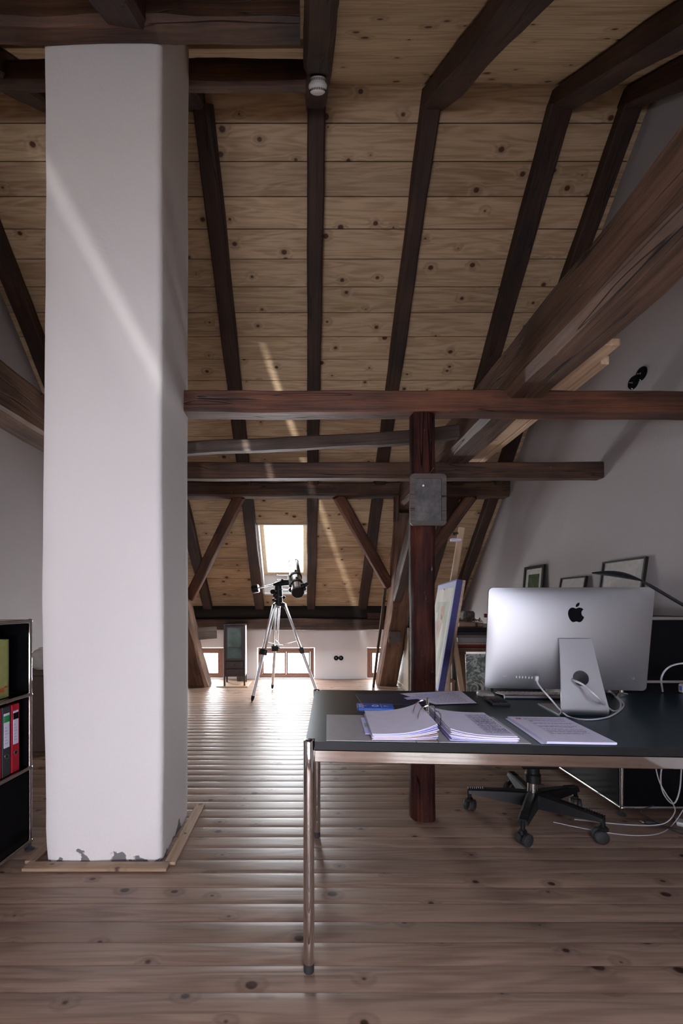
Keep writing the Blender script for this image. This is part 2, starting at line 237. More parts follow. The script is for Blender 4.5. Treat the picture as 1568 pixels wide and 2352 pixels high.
# ------------------------------------------------------------------ mesh helpers
class MB:
    def __init__(s): s.v = []; s.f = []; s.sm = []
    def add(s, vs, fs, smooth=False):
        n = len(s.v); s.v += [tuple(v) for v in vs]; s.f += [tuple(i + n for i in f) for f in fs]; s.sm += [smooth] * len(fs); return s
    def box(s, a, b, ch=0.0, m=None):
        x0, y0, z0 = (min(p, q) for p, q in zip(a, b)); x1, y1, z1 = (max(p, q) for p, q in zip(a, b))
        if ch <= 0:
            vs = [(x, y, z) for x in (x0, x1) for y in (y0, y1) for z in (z0, z1)]
            fs = [(0, 1, 3, 2), (4, 6, 7, 5), (0, 4, 5, 1), (2, 3, 7, 6), (0, 2, 6, 4), (1, 5, 7, 3)]
        else:
            c = min(ch, (x1 - x0) * .45, (y1 - y0) * .45, (z1 - z0) * .45)
            import itertools
            vs = []; idx = {}
            for i, sx in enumerate((0, 1)):
                for j, sy in enumerate((0, 1)):
                    for k, sz in enumerate((0, 1)):
                        X = (x0, x1)[sx]; Y = (y0, y1)[sy]; Z = (z0, z1)[sz]
                        dx = c if sx == 0 else -c; dy = c if sy == 0 else -c; dz = c if sz == 0 else -c
                        for ax, p in enumerate(((X, Y + dy, Z + dz), (X + dx, Y, Z + dz), (X + dx, Y + dy, Z))):
                            idx[(sx, sy, sz, ax)] = len(vs); vs.append(p)
            fs = []
            for ax in range(3):
                for sd in (0, 1):
                    o = [(0, 0), (1, 0), (1, 1), (0, 1)]
                    if sd == 0: o.reverse()
                    q = []
                    for (u, v_) in o:
                        k = [0, 0, 0]; k[ax] = sd; k[(ax + 1) % 3] = u; k[(ax + 2) % 3] = v_
                        q.append(idx[(k[0], k[1], k[2], ax)])
                    fs.append(tuple(q))
            for ax in range(3):      # edges along ax
                b1, b2 = (ax + 1) % 3, (ax + 2) % 3
                for u in (0, 1):
                    for v_ in (0, 1):
                        ks = []
                        for e in (0, 1):
                            k = [0, 0, 0]; k[ax] = e; k[b1] = u; k[b2] = v_; ks.append(tuple(k))
                        fs.append((idx[ks[0] + (b1,)], idx[ks[1] + (b1,)], idx[ks[1] + (b2,)], idx[ks[0] + (b2,)]))
            for sx in (0, 1):
                for sy in (0, 1):
                    for sz in (0, 1): fs.append(tuple(idx[(sx, sy, sz, a)] for a in range(3)))
        if m is not None: vs = [m @ Vector(v) for v in vs]
        return s.add(vs, fs)
    def tube(s, pts, r, n=12, cap=True, smooth=True, m=None, rr=None):
        P = [Vector(p) for p in pts]; rings = []; up = None
        for i, p in enumerate(P):
            t = (P[min(i + 1, len(P) - 1)] - P[max(i - 1, 0)]).normalized()
            if up is None: up = t.cross(Vector((0, 0, 1))) if abs(t.z) < .95 else t.cross(Vector((1, 0, 0)))
            up = (up - t * up.dot(t)).normalized(); b = t.cross(up)
            q = rr[i] if rr else r
            rings.append([p + (up * math.cos(2 * math.pi * k / n) + b * math.sin(2 * math.pi * k / n)) * q for k in range(n)])
        vs = [v for g in rings for v in g]
        fs = [(i * n + k, i * n + (k + 1) % n, (i + 1) * n + (k + 1) % n, (i + 1) * n + k) for i in range(len(P) - 1) for k in range(n)]
        if m is not None: vs = [m @ v for v in vs]
        s.add(vs, fs, smooth)
        if cap: s.add(vs[:n], [tuple(range(n))]); s.add(vs[-n:], [tuple(range(n - 1, -1, -1))])
        return s
    def cyl(s, a, b, r, r2=None, n=24, m=None): return s.tube([a, b], r, n, m=m, rr=[r, r if r2 is None else r2])
    def lathe(s, prof, n=32, m=None):
        vs = [(r * math.cos(2 * math.pi * k / n), r * math.sin(2 * math.pi * k / n), z) for r, z in prof for k in range(n)]
        fs = [(i * n + k, i * n + (k + 1) % n, (i + 1) * n + (k + 1) % n, (i + 1) * n + k) for i in range(len(prof) - 1) for k in range(n)]
        if m is not None: vs = [m @ Vector(v) for v in vs]
        return s.add(vs, fs, True)
    def prism(s, poly, z0, z1, m=None):      # poly in xy, extruded along z
        n = len(poly); vs = [(x, y, z0) for x, y in poly] + [(x, y, z1) for x, y in poly]
        fs = [tuple(range(n - 1, -1, -1)), tuple(range(n, 2 * n))] + [(i, (i + 1) % n, n + (i + 1) % n, n + i) for i in range(n)]
        if m is not None: vs = [m @ Vector(v) for v in vs]
        return s.add(vs, fs)
    def sheet(s, cs, t):                      # quad corners, thickness up
        vs = [Vector(c) for c in cs] + [Vector(c) + Vector((0, 0, t)) for c in cs]
        return s.add(vs, [(3, 2, 1, 0), (4, 5, 6, 7), (0, 1, 5, 4), (1, 2, 6, 5), (2, 3, 7, 6), (3, 0, 4, 7)])
    def sphere(s, c, r, n=16, sc=(1, 1, 1)):
        c = Vector(c); vs = []; fs = []
        for i in range(n // 2 + 1):
            a = math.pi * i / (n // 2)
            for k in range(n):
                b = 2 * math.pi * k / n
                vs.append(c + Vector((math.sin(a) * math.cos(b) * sc[0], math.sin(a) * math.sin(b) * sc[1], math.cos(a) * sc[2])) * r)
        for i in range(n // 2):
            for k in range(n): fs.append((i * n + k, i * n + (k + 1) % n, (i + 1) * n + (k + 1) % n, (i + 1) * n + k))
        return s.add(vs, fs, True)
    def mesh(s, name, m):
        me = bpy.data.meshes.new(name); me.from_pydata(s.v, [], s.f); me.polygons.foreach_set('use_smooth', s.sm); me.validate()
        import bmesh
        b = bmesh.new(); b.from_mesh(me); bmesh.ops.remove_doubles(b, verts=b.verts, dist=1e-6); bmesh.ops.recalc_face_normals(b, faces=b.faces)
        for e in b.edges:
            if len(e.link_faces) == 2 and e.calc_face_angle(0) > R(38): e.smooth = False
        b.to_mesh(me); b.free(); me.materials.append(m); return me
    def build(s, name, m, parent=None, label=None, kind=None):
        o = bpy.data.objects.new(name, s.mesh(name, m)); C.objects.link(o)
        if parent: o.parent = parent
        if label: o['label'] = label
        if kind: o['kind'] = kind
        return o
def smoothpath(pts, k=8):
    P = [Vector(p) for p in pts]; P = [P[0] * 2 - P[1]] + P + [P[-1] * 2 - P[-2]]; out = []
    for i in range(1, len(P) - 2):
        a, b, c, d = P[i - 1:i + 3]
        for j in range(k):
            t = j / k; out.append(.5 * ((2 * b) + (c - a) * t + (2 * a - 5 * b + 4 * c - d) * t * t + (3 * b - a - 3 * c + d) * t ** 3))
    out.append(P[-2]); return out
def tag(o, label, cat, group=None, kind='thing'):
    o['label'] = label; o['category'] = cat; o['kind'] = kind
    if group: o['group'] = group
    return o
def thing(name, label, cat, loc=(0, 0, 0), rz=0, group=None):
    o = bpy.data.objects.new(name, None); C.objects.link(o); o.location = loc; o.rotation_euler = (0, 0, rz); o.empty_display_size = .1
    return tag(o, label, cat, group)
def struct(name, parent=None, loc=(0, 0, 0)):
    o = bpy.data.objects.new(name, None); C.objects.link(o); o['kind'] = 'structure'; o.location = loc; return o
def PX(x, y, d): return Vector(((x - 704) * d / 1000, d, EYE + (1384 - y) * d / 1000))
def copytree(o, parent=None):
    c = o.copy(); C.objects.link(c); c.parent = parent
    for ch in list(o.children): copytree(ch, c)
    return c
def axes(p0, p1, up):
    x = (Vector(p1) - Vector(p0)).normalized(); y = Vector(up).cross(x).normalized(); z = x.cross(y)
    m = Matrix((x, y, z)).transposed().to_4x4(); m.translation = Vector(p0); return m
def timber(name, label, cat, p0, p1, w_, h, m, up=(0, 0, 1), wob=.006, ch=.012, bend=None, group=None, taper=(1, 1), parent=None):
    """hewn timber: centre line p0-p1, w_ across, h along up"""
    p0 = Vector(p0); p1 = Vector(p1); L_ = (p1 - p0).length; n = max(3, int(L_ / .11)); sd = random.uniform(0, 99)
    mb = MB(); rings = []
    for i in range(n + 1):
        t = i / n; k = taper[0] + (taper[1] - taper[0]) * t; a = w_ / 2 * k; b = h / 2 * k; c = ch
        sec = [(-a + c, -b), (a - c, -b), (a, -b + c), (a, b - c), (a - c, b), (-a + c, b), (-a, b - c), (-a, -b + c)]
        oy, oz = (bend(t) if bend else (0, 0)); g = []
        for j, (y, z) in enumerate(sec):
            q = Vector((t * L_ * 2.2 + sd, y * 7, z * 7)); nv = noise.noise_vector(q)
            q2 = Vector((t * L_ * 9 + sd, y * 9, z * 9)); n2 = noise.noise_vector(q2)
            g.append((t * L_, y + oy + nv.y * wob * 1.6 + n2.y * wob * .5, z + oz + nv.z * wob * 1.6 + n2.z * wob * .5))
        rings.append(g)
    vs = [v for g in rings for v in g]; fs = [(i * 8 + k, i * 8 + (k + 1) % 8, (i + 1) * 8 + (k + 1) % 8, (i + 1) * 8 + k) for i in range(n) for k in range(8)]
    fs += [tuple(range(7, -1, -1)), tuple(n * 8 + k for k in range(8))]
    mb.add(vs, fs); o = mb.build(name, m); o.matrix_world = axes(p0, p1, up)
    if parent: o.parent = parent
    if label: tag(o, label, cat, group)
    return o

# ------------------------------------------------------------------ the room shell
XL, XR = -2.63, 2.34; YF, YB = 6.72, -1.80
RY, RZ = 2.913, 3.466 + EYE                     # ridge
U = Vector((0, .718, -.696)); UN = Vector((0, -.696, -.718))         # far slope, inward normal
V = Vector((0, -.787, -.617)); VN = Vector((0, .617, -.787))         # near slope
ridge = Vector((0, RY, RZ))
def far(X, s, off=0): return ridge + Vector((X, 0, 0)) + U * s + UN * off
def near(X, s, off=0): return ridge + Vector((X, 0, 0)) + V * s + VN * off
zF = RZ - (YF - RY) * .696 / .718; zB = RZ - (RY - YB) * .617 / .787
# floor boards, each its own piece, slightly cupped and tilted
fl = struct('floor')
fb = MB().box((XL - .1, YB - .4, -.06), (XR + .1, YF + .4, -.024)).build('subfloor', M['dark'], fl)
bw = .0975; protos = []
for q in range(4):
    mb = MB(); xs = [XL, XR]; prof = []
    for j in range(9):
        y = -bw / 2 + .0008 + (bw - .0016) * j / 8; e = 1 - (2 * j / 8 - 1) ** 2
        prof.append((y, e * (.0007 + .0004 * q) - (.0016 if j in (0, 8) else 0)))
    vs = [(x, y, z) for x in xs for y, z in prof] + [(x, y, -.022) for x in xs for y in (prof[0][0], prof[-1][0])]
    fs = [(j, j + 1, 9 + j + 1, 9 + j) for j in range(8)] + [(0, 9, 20, 18), (8, 19, 21, 17), (18, 20, 21, 19)] + [tuple(range(8, -1, -1)) + (18, 19), tuple(range(9, 18)) + (21, 20)]
    mb.add(vs, fs, True); protos.append(mb.mesh('floor_board', M['floor']))
y = YB + bw / 2; k = 0
while y < YF + .1:
    o = bpy.data.objects.new('floor_board', protos[random.randrange(4)]); C.objects.link(o); o.parent = fl
    o.location = (0, y, -.0015); o.rotation_euler = (R(random.gauss(0, .28)), 0, R(random.gauss(0, .01))); y += bw; k += 1

ce = struct('ceiling')
MB().prism([(-.3 + 0, 0), (0, 0)], 0, 0) if False else None
def deck(name, fn, s0, s1, x0, x1, hole=None):   # dark roof deck above the boards, blocks the sky
    mb = MB(); rects = [(x0, x1, s0, s1)]
    if hole:
        rects = []; xs = x0
        for hx0, hx1, h0, h1 in hole: rects += [(xs, hx0, s0, s1), (hx0, hx1, s0, h0), (hx0, hx1, h1, s1)]; xs = hx1
        rects.append((xs, x1, s0, s1))
    for a, b, c, d in rects:
        vs = [fn(x, s, o) for x in (a, b) for s in (c, d) for o in (-.14, -.024)]
        mb.add(vs, [(0, 1, 3, 2), (4, 6, 7, 5), (0, 4, 5, 1), (2, 3, 7, 6), (0, 2, 6, 4), (1, 5, 7, 3)])
    return mb.build(name, M['dark'], ce)
HOLE = (-.615, .008, 3.575, 4.80)
deck('roof_deck', far, -.02, 5.6, XL - .2, XR + .2, [HOLE]); deck('roof_deck', near, -.02, 6.2, XL - .2, XR + .2, RHOLES)
def plankobj(name, x0, x1, fn, s0, s1, parent, up, m=M['ceil'], t=.02):
    L_ = x1 - x0; W_ = s1 - s0 - .0035
    o = MB().box((-L_ / 2, -W_ / 2, 0), (L_ / 2, W_ / 2, t), .003).build(name, m, parent)
    c = fn((x0 + x1) / 2, (s0 + s1) / 2, 0); xx = Vector((1, 0, 0)); zz = -up; yy = zz.cross(xx)
    mt = Matrix((xx, yy, zz)).transposed().to_4x4(); mt.translation = c + up * random.uniform(-.0012, .0012); o.matrix_world = mt; return o
s = -.012; e = .174
while s < 5.0:
    if e > HOLE[2] + .01 and s < HOLE[3] - .01:
        plankobj('ceiling_board', XL, HOLE[0], far, s, e, ce, UN); plankobj('ceiling_board', HOLE[1], XR, far, s, e, ce, UN)
        if s < HOLE[2]: plankobj('ceiling_board', HOLE[0], HOLE[1], far, s, HOLE[2], ce, UN)
        if e > HOLE[3]: plankobj('ceiling_board', HOLE[0], HOLE[1], far, HOLE[3], e, ce, UN)
    else: plankobj('ceiling_board', XL, XR, far, s, e, ce, UN)
    s = e; e += .1878
s = .0
while s < 6.0:
    xs = XL
    for (a, b, c, d) in RHOLES:
        if s + .1878 > c and s < d: plankobj('ceiling_board', xs, a, near, s, s + .1878, ce, VN); xs = b
    plankobj('ceiling_board', xs, XR, near, s, s + .1878, ce, VN); s += .1878
# gable walls
def gable(name, x0, x1):
    m = Matrix(((0, 0, 1, 0), (1, 0, 0, 0), (0, 1, 0, 0), (0, 0, 0, 1)))
    o = MB().prism([(YB - .3, -.06), (YF + .4, -.06), (YF + .4, zF - .30), (RY, RZ + .06), (YB - .3, zB - .18)], x0, x1, m).build(name, M['wall']); o['kind'] = 'structure'; return o
gable('wall_left', XL - .22, XL); gable('wall_right', XR, XR + .22)
# knee walls with low windows
def kneewall(name, y0, y1, top, holes):
    mb = MB(); xs = XL
    for (a, b, z0, z1) in sorted(holes):
        mb.box((xs, y0, 0), (a, y1, top)); mb.box((a, y0, 0), (b, y1, z0)); xs = b; (mb.box((a, y0, z1), (b, y1, top)) if z1 < top else None)
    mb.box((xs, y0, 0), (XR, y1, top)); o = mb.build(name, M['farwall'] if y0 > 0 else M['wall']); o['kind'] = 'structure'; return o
WIN = [(-2.20, -1.285, .012, .485), (-.765, .128, .012, .485), (.93, 1.83, .012, .485)]
kneewall('wall_far', YF, YF + .30, .86, WIN)
RWIN = [(DX0, DX1, DZ0, 9), (.45, 1.45, .10, .74)]  # first opening is the added dormer
kneewall('wall_rear', YB - .25, YB, zB + .05, RWIN)
def window(name, x0, x1, z0, z1, yc, sash_n=2, fw=.06, m=None, sgn=1):
    m = m or M['sill']; r = struct(name); d = .05
    fr = MB()
    for a, b in (((x0, yc, z0), (x0 + fw, yc + d, z1)), ((x1 - fw, yc, z0), (x1, yc + d, z1)), ((x0 + fw, yc, z0), (x1 - fw, yc + d, z0 + fw * .75)), ((x0 + fw, yc, z1 - fw), (x1 - fw, yc + d, z1))): fr.box(a, b, .004)
    fr.build('window_frame', m, r)
    ax0, ax1, az0, az1 = x0 + fw, x1 - fw, z0 + fw * .75, z1 - fw; wd = (ax1 - ax0) / sash_n; sw = .022
    for i in range(sash_n):
        a0, a1 = ax0 + wd * i + .002, ax0 + wd * (i + 1) - .002; sb = MB()
        for a, b in (((a0, yc + .008, az0), (a0 + sw, yc + .042, az1)), ((a1 - sw, yc + .008, az0), (a1, yc + .042, az1)), ((a0 + sw, yc + .008, az0), (a1 - sw, yc + .042, az0 + sw)), ((a0 + sw, yc + .008, az1 - sw), (a1 - sw, yc + .042, az1))): sb.box(a, b, .003)
        so = sb.build('sash', m, r); MB().box((a0 + sw, yc + .022, az0 + sw), (a1 - sw, yc + .026, az1 - sw)).build('pane', M['glass'], so)
    return r
for i, (a, b, z0, z1) in enumerate(WIN): window(f'window_{i+1}', a + .012, b - .012, z0 + .003, z1 - .012, YF + .055)
for i, (a, b, z0, z1) in enumerate(RWIN): window(f'window_{i+4}', a, b, z0, min(z1, DZ1 + .02), YB - .14, m=M['palewood'])
# skylight: lined opening with a pale wooden roof window set outside
sk = struct('window_6'); hx0, hx1, h0, h1 = HOLE
def slab(fn, x0, x1, s0, s1, o0, o1, name, m, parent):
    vs = [fn(x, s_, o_) for x in (x0, x1) for s_ in (s0, s1) for o_ in (o0, o1)]
    return MB().add(vs, [(0, 1, 3, 2), (4, 6, 7, 5), (0, 4, 5, 1), (2, 3, 7, 6), (0, 2, 6, 4), (1, 5, 7, 3)]).build(name, m, parent)
wl = simple('white_lining', (.90, .90, .90), .6, var=.01)
lin = slab(far, hx0 - .03, hx0 + .004, h0, h1, -.20, .004, 'lining_panel', wl, sk); slab(far, hx1 - .004, hx1 + .03, h0, h1, -.20, .004, 'lining_panel', wl, sk)
slab(far, hx0, hx1, h0 - .012, h0 + .004, -.20, .004, 'lining_panel', wl, sk)
# the lower lining drops vertically, the sill stands level
pb = far(0, 4.56, -.20); pc = far(0, 4.80, 0.004)
vs = [(x, y_, z_) for x in (hx0, hx1) for (y_, z_) in ((pb.y, pb.z), (pc.y + .02, pc.z + .005), (pc.y + .16, pc.z - .01), (pb.y + .1, pb.z + .0))]
MB().add(vs, [(0, 1, 2, 3), (7, 6, 5, 4), (0, 4, 5, 1), (1, 5, 6, 2), (2, 6, 7, 3), (3, 7, 4, 0)]).build('lining_panel', wl, sk)
slab(far, hx0, hx1, 4.785, 4.81, -.02, .012, 'sill_strip', wl, sk)
f0, f1 = h0 + .02, 4.56
for a in ((hx0 + .004, hx0 + .055, f0, f1), (hx1 - .055, hx1 - .004, f0, f1), (hx0 + .055, hx1 - .055, f0, f0 + .05), (hx0 + .055, hx1 - .055, f1 - .05, f1)):
    slab(far, a[0], a[1], a[2], a[3], -.21, -.15, 'roof_window_frame', M['palewood'], sk)
slab(far, hx0 + .055, hx1 - .055, f0 + .05, f1 - .05, -.19, -.184, 'pane', M['glass'], sk)
hb = MB(); a = far(-.42, 4.52, -.11); b = far(-.16, 4.52, -.11); hb.tube(smoothpath([a, a + Vector((.02, -.03, -.01)), b + Vector((-.02, -.03, -.01)), b]), .006); hb.build('grip_bar', M['steel'], sk)

rw = struct('window_7'); a_, b_, c_, d_ = RHOLES[1]  # frame of the added roof window, out of view
for q_ in ((a_ - .01, a_ + .06, c_ - .03, d_ + .03), (b_ - .06, b_ + .01, c_ - .03, d_ + .03), (a_ + .06, b_ - .06, c_ - .03, c_ + .06), (a_ + .06, b_ - .06, d_ - .06, d_ + .03)): slab(near, q_[0], q_[1], q_[2], q_[3], -.13, .004, 'roof_window_frame', M['palewood'], rw)
slab(near, a_ + .06, b_ - .06, c_ + .06, d_ - .06, -.125, -.119, 'pane', M['glass'], rw)
zn = lambda y_: RZ - (RY - y_) * .784                  # height of the overhead slope
ZY = Matrix(((0, 0, 1, 0), (1, 0, 0, 0), (0, 1, 0, 0), (0, 0, 0, 1)))
dm = MB(); yt = RY - (RZ - DZ1 - .05) / .784  # cheeks and ceiling of the added dormer, out of view
for x in (DX0 - .10, DX1): dm.prism([(yt + .1, DZ1 + .12), (yt - .02, zn(yt - .02) - .03), (YB - .02, zn(YB) - .03), (YB - .25, zn(YB - .25) - .1), (YB - .25, DZ1 + .12)], x, x + .10, ZY)
dm.box((DX0 - .10, YB - .25, DZ1 + .02), (DX1 + .10, yt + .06, DZ1 + .12)); o = dm.build('wall_added_dormer', M['wall']); o['kind'] = 'structure'

# ------------------------------------------------------------------ roof timbers
X_R = [(-1.47, 'far rafter nearest the chimney on the window side', .13), (-.700, 'rafter left of the skylight', .135), (.067, 'rafter with the smoke detector above, straight ahead', .125), (.836, 'rafter between skylight and varnished post', .125), (1.715, 'thick rafter running down behind the tie beam', .15), (2.19, 'slim plaster-spotted rafter beside the right gable', .12), (-2.46, 'rafter against the left gable wall', .15)]
RL = ['dark sloping rafter low beside the chimney, first left of the skylight rafter', 'dark sloping rafter with a crack along the left side of the skylight',
      'dark sloping rafter along the right side of the skylight', 'dark sloping rafter between the skylight rafter and the varnished post',
      'broad dark rafter sloping down behind the big tie beam', 'narrow rafter with plaster specks beside the right gable wall', 'dark rafter against the left gable wall, left of chimney']
for (X, _, w_), lb in zip(X_R, RL):
    timber('rafter', lb, 'rafter', far(X, .09, .052), far(X, 5.02, .052), w_, .105, M['rafter'], up=tuple(-UN), wob=.005, ch=.01, group='rafters of the window slope')
NR = [(-1.76, 'overhead rafter running into the corner left of the chimney head', .17), (-.79, 'overhead rafter crossing above the chimney head', .195), (.062, 'overhead rafter carrying the smoke detector', .15), (.86, 'bent overhead rafter right of the smoke detector', .17), (1.735, 'long overhead rafter at top right with scraped pale patch', .16), (2.20, 'overhead rafter hugging the right gable at top right', .14)]
for X, lb, w_ in NR:
    bd = (lambda t: (.05 * math.sin(t * 5.2) * (1 - t), 0)) if X in (.86,) else None
    timber('overhead_rafter', 'dark ' + lb, 'rafter', near(X, -.015, .0625), near(X, 5.6, .0625), w_, .125, M['rafter'], up=tuple(-VN), wob=.010, ch=.02, bend=bd, group='rafters of the overhead slope')
tb = timber('collar_beam', 'thick weathered cross beam above the chimney head at top left', 'beam', (XL, 1.925, 2.60 + EYE), (-.03, 1.925, 2.60 + EYE), .10, .175, M['beam'], wob=.008, ch=.02)
timber('purlin_beam', 'dark cross beam behind the chimney, ending at the smoke detector rafter', 'beam', (XL, 2.45, 2.965 + EYE), (-.005, 2.45, 2.965 + EYE), .06, .14, M['beam'], wob=.006)
timber('cross_beam', 'reddish long cross beam notched for the tie beam, resting on the post', 'beam', (-.80, 2.385, 1.085 + EYE), (2.34, 2.385, 1.078 + EYE), .11, .118, M['redbeam'], wob=.005, ch=.008)
timber('cross_beam', 'dark cross beam whose right end meets the right wall', 'beam', (-1.9, 3.47, 1.04 + EYE), (2.335, 3.47, 1.045 + EYE), .10, .125, M['beam'], wob=.004, ch=.008)
timber('wind_strut', 'slender grey slanting bar behind the long cross beam', 'beam', (-1.6, 3.0, .985 + EYE), (1.04, 3.0, 1.185 + EYE), .07, .085, M['greybeam'], wob=.006, bend=lambda t: (0, .018 * math.sin(t * 6)))
timber('eave_purlin', 'heavy dark purlin under the rafters, right end chamfered at the wall', 'beam', (XL, 5.06, 1.30 + EYE), (2.32, 5.06, 1.30 + EYE), .20, .165, M['beam'], wob=.008, ch=.02)
timber('wall_plate', 'dark wall plate beam on top of the low window wall', 'beam', (XL, 6.52, -.325 + EYE), (XR, 6.52, -.325 + EYE), .22, .17, M['beam'], wob=.006)
for X, lb in ((1.175, 'massive tie beam coming forward overhead at right'), (-1.83, 'tie beam left of the chimney, partly sunlit')):
    timber('tie_beam', lb, 'beam', (X, .42, 1.235 + EYE), (X, 5.38, 1.235 + EYE), .235, .285, M['tie'], wob=.008, ch=.035 if X > 0 else .02)
# leaning principal struts down to the floor and their braces
timber('leaning_strut', 'thick leaning timber strut standing on the floor right of the middle window', 'post', (1.135, 6.30, -.02), (1.19, 5.22, 1.10 + EYE), .27, .24, M['strut'], up=(0, 1, .4), wob=.012, ch=.03, bend=lambda t: (.05 * math.sin(t * 3.1), 0))
timber('leaning_strut', 'curved leaning timber strut beside the chimney, in front of left window', 'post', (-1.50, 6.18, -.02), (-1.76, 5.3, 1.10 + EYE), .29, .25, M['strut'], up=(0, 1, .4), wob=.014, ch=.035, bend=lambda t: (-.06 * math.sin(t * 3.1), 0))
timber('knee_brace', 'oblique brace running from the tie beam down to the leaning strut', 'brace', (1.21, 4.55, 1.10 + EYE), (1.165, 5.66, .06 + EYE), .13, .17, M['greybeam'], up=(0, 1, .4), wob=.008, ch=.02)
timber('hanging_board', 'short board piece hanging under the purlin beside leaning strut', 'board', (1.03, 5.0, 1.22 + EYE), (1.03, 5.02, .93 + EYE), .05, .10, M['beam'], up=(0, 1, .1), wob=.003)
br = [((551, 1138, 5.05), (436, 1372, 5.75), 'diagonal brace from purlin down to the strut beside the chimney'), ((776, 1138, 5.05), (893, 1345, 5.65), 'diagonal brace from the purlin down to the right leaning strut'), ((1083, 1138, 5.05), (925, 1355, 5.75), 'diagonal brace rising right behind the varnished post')]
for a, b, lb in br: timber('diagonal_brace', 'dark red brown ' + lb, 'brace', PX(*a), PX(*b), .13, .10, M['redbeam'], up=(0, -1, 0), wob=.004, group='diagonal braces under the purlin')
timber('stub_beam', 'short beam end stub on the leaning strut by the post', 'beam', PX(906, 1464, 5.72), PX(898, 1462, 6.5), .145, .15, M['greybeam'], wob=.004)
timber('stub_beam', 'short slanting beam piece on the curved strut beside the chimney', 'beam', (-1.80, 5.84, -.44 + EYE), (-1.29, 6.14, -.42 + EYE), .15, .17, M['greybeam'], wob=.006)
timber('strut_piece', 'secondary leaning timber above the curved strut by the chimney', 'post', (-1.58, 6.1, -.40 + EYE), (-1.80, 5.7, .55 + EYE), .12, .12, M['greybeam'], up=(0, 1, .3), wob=.006)
# new planks lying on the cross beams beside the tie beam
for x0, x1, y0, y1, z0, z1, lb in ((1.305, 1.392, 1.93, 3.75, 1.142, 1.172, 'pale new pine plank laid beside the massive tie beam'), (1.405, 1.445, 2.08, 3.9, 1.140, 1.180, 'narrow pale batten right of the new pine plank')):
    L_ = y1 - y0; o = MB().box((0, -(x1 - x0) / 2, 0), (L_, (x1 - x0) / 2, z1 - z0), .002).build('pine_plank', M['newpine']); o.location = ((x0 + x1) / 2, y0, z0 + EYE); o.rotation_euler = (0, 0, R(90)); tag(o, lb, 'plank')
o = MB().box((0, -.09, 0), (2.6, .09, .035), .003).build('pine_plank', M['newpine']); o.location = (-2.05, 1.6, 1.40 + EYE); o.rotation_euler = (R(28), 0, R(90)); tag(o, 'pale plank lying on the tie beam left of the chimney', 'plank')

# ------------------------------------------------------------------ chimney
def chimney():
    x0, x1, y0, y1, zt = -1.195, -.660, 1.972, 2.44, 3.6 + EYE - .35
    mb = MB(); nz = 60; r = .028; sec = []
    nsx, nsy = 10, 8
    cx = [(x0 + r, x1 - r), (y0 + r, y1 - r)]
    for i in range(nsx + 1): sec.append((x0 + r + (x1 - x0 - 2 * r) * i / nsx, y0))
    for a in (-60, -30): sec.append((x1 - r + r * math.cos(R(a)), y0 + r + r * math.sin(R(a))))
    for i in range(nsy + 1): sec.append((x1, y0 + r + (y1 - y0 - 2 * r) * i / nsy))
    sec.append((x1 - r * .3, y1 - r * .3))
    for i in range(nsx + 1): sec.append((x1 - r - (x1 - x0 - 2 * r) * i / nsx, y1))
    for i in range(nsy + 1): sec.append((x0, y1 - r - (y1 - y0 - 2 * r) * i / nsy))
    sec.append((x0 + r * .3, y0 + r * .3))
    n = len(sec); vs = []
    for k in range(nz + 1):
        z = zt * k / nz
        for (x, y_) in sec:
            nv = noise.noise_vector(Vector((x * 1.5, y_ * 1.5, z * 1.1))); n2 = noise.noise_vector(Vector((x * 4, y_ * 4, z * 4)))
            ox = nv.x * .010 + n2.x * .0022; oy = nv.y * .006 + n2.y * .002
            if z < .10: q = (1 - z / .10); ox += (.014 * q if x < -.93 else -.014 * q) * abs(n2.z) * 2; oy += .010 * q * abs(n2.y) * 2
            lean = -.016 * math.sin(min(z, 2.6) / 2.6 * 3.0) if x < -.93 else .004
            vs.append((x + ox + lean, y_ + oy, z))
    fs = [(k * n + j, k * n + (j + 1) % n, (k + 1) * n + (j + 1) % n, (k + 1) * n + j) for k in range(nz) for j in range(n)]
    mb.add(vs, fs, True); o = mb.build('chimney_stack', M['white']); tag(o, 'white plastered chimney stack rising from the floor to the roof, foot chipped', 'chimney')
chimney()
fr = thing('chimney_floor_frame', 'flat pine frame laid on the floor around the chimney foot', 'trim')
def flatbar(p, q, w_, name='frame_strip'):
    p = Vector(p); q = Vector(q); L_ = (q - p).length; o = MB().box((0, -w_ / 2, 0), (L_, w_ / 2, .014), .002).build(name, M['trimpine'], fr); o.location = p; o.rotation_euler = (0, 0, math.atan2(q.y - p.y, q.x - p.x)); return o
flatbar((-1.25, 1.935, 0), (-.615, 1.935, 0), .055); flatbar((-.615, 1.955, 0), (-.615, 2.53, 0), .05); flatbar((-1.25, 1.965, 0), (-1.25, 2.53, 0), .045)
for yy in (2.2,): MB().cyl((0, 0, .0), (0, 0, .0145), .006).build('knot_plug', M['darkgrey'], fr).location = (-.613, yy, 0.0005)

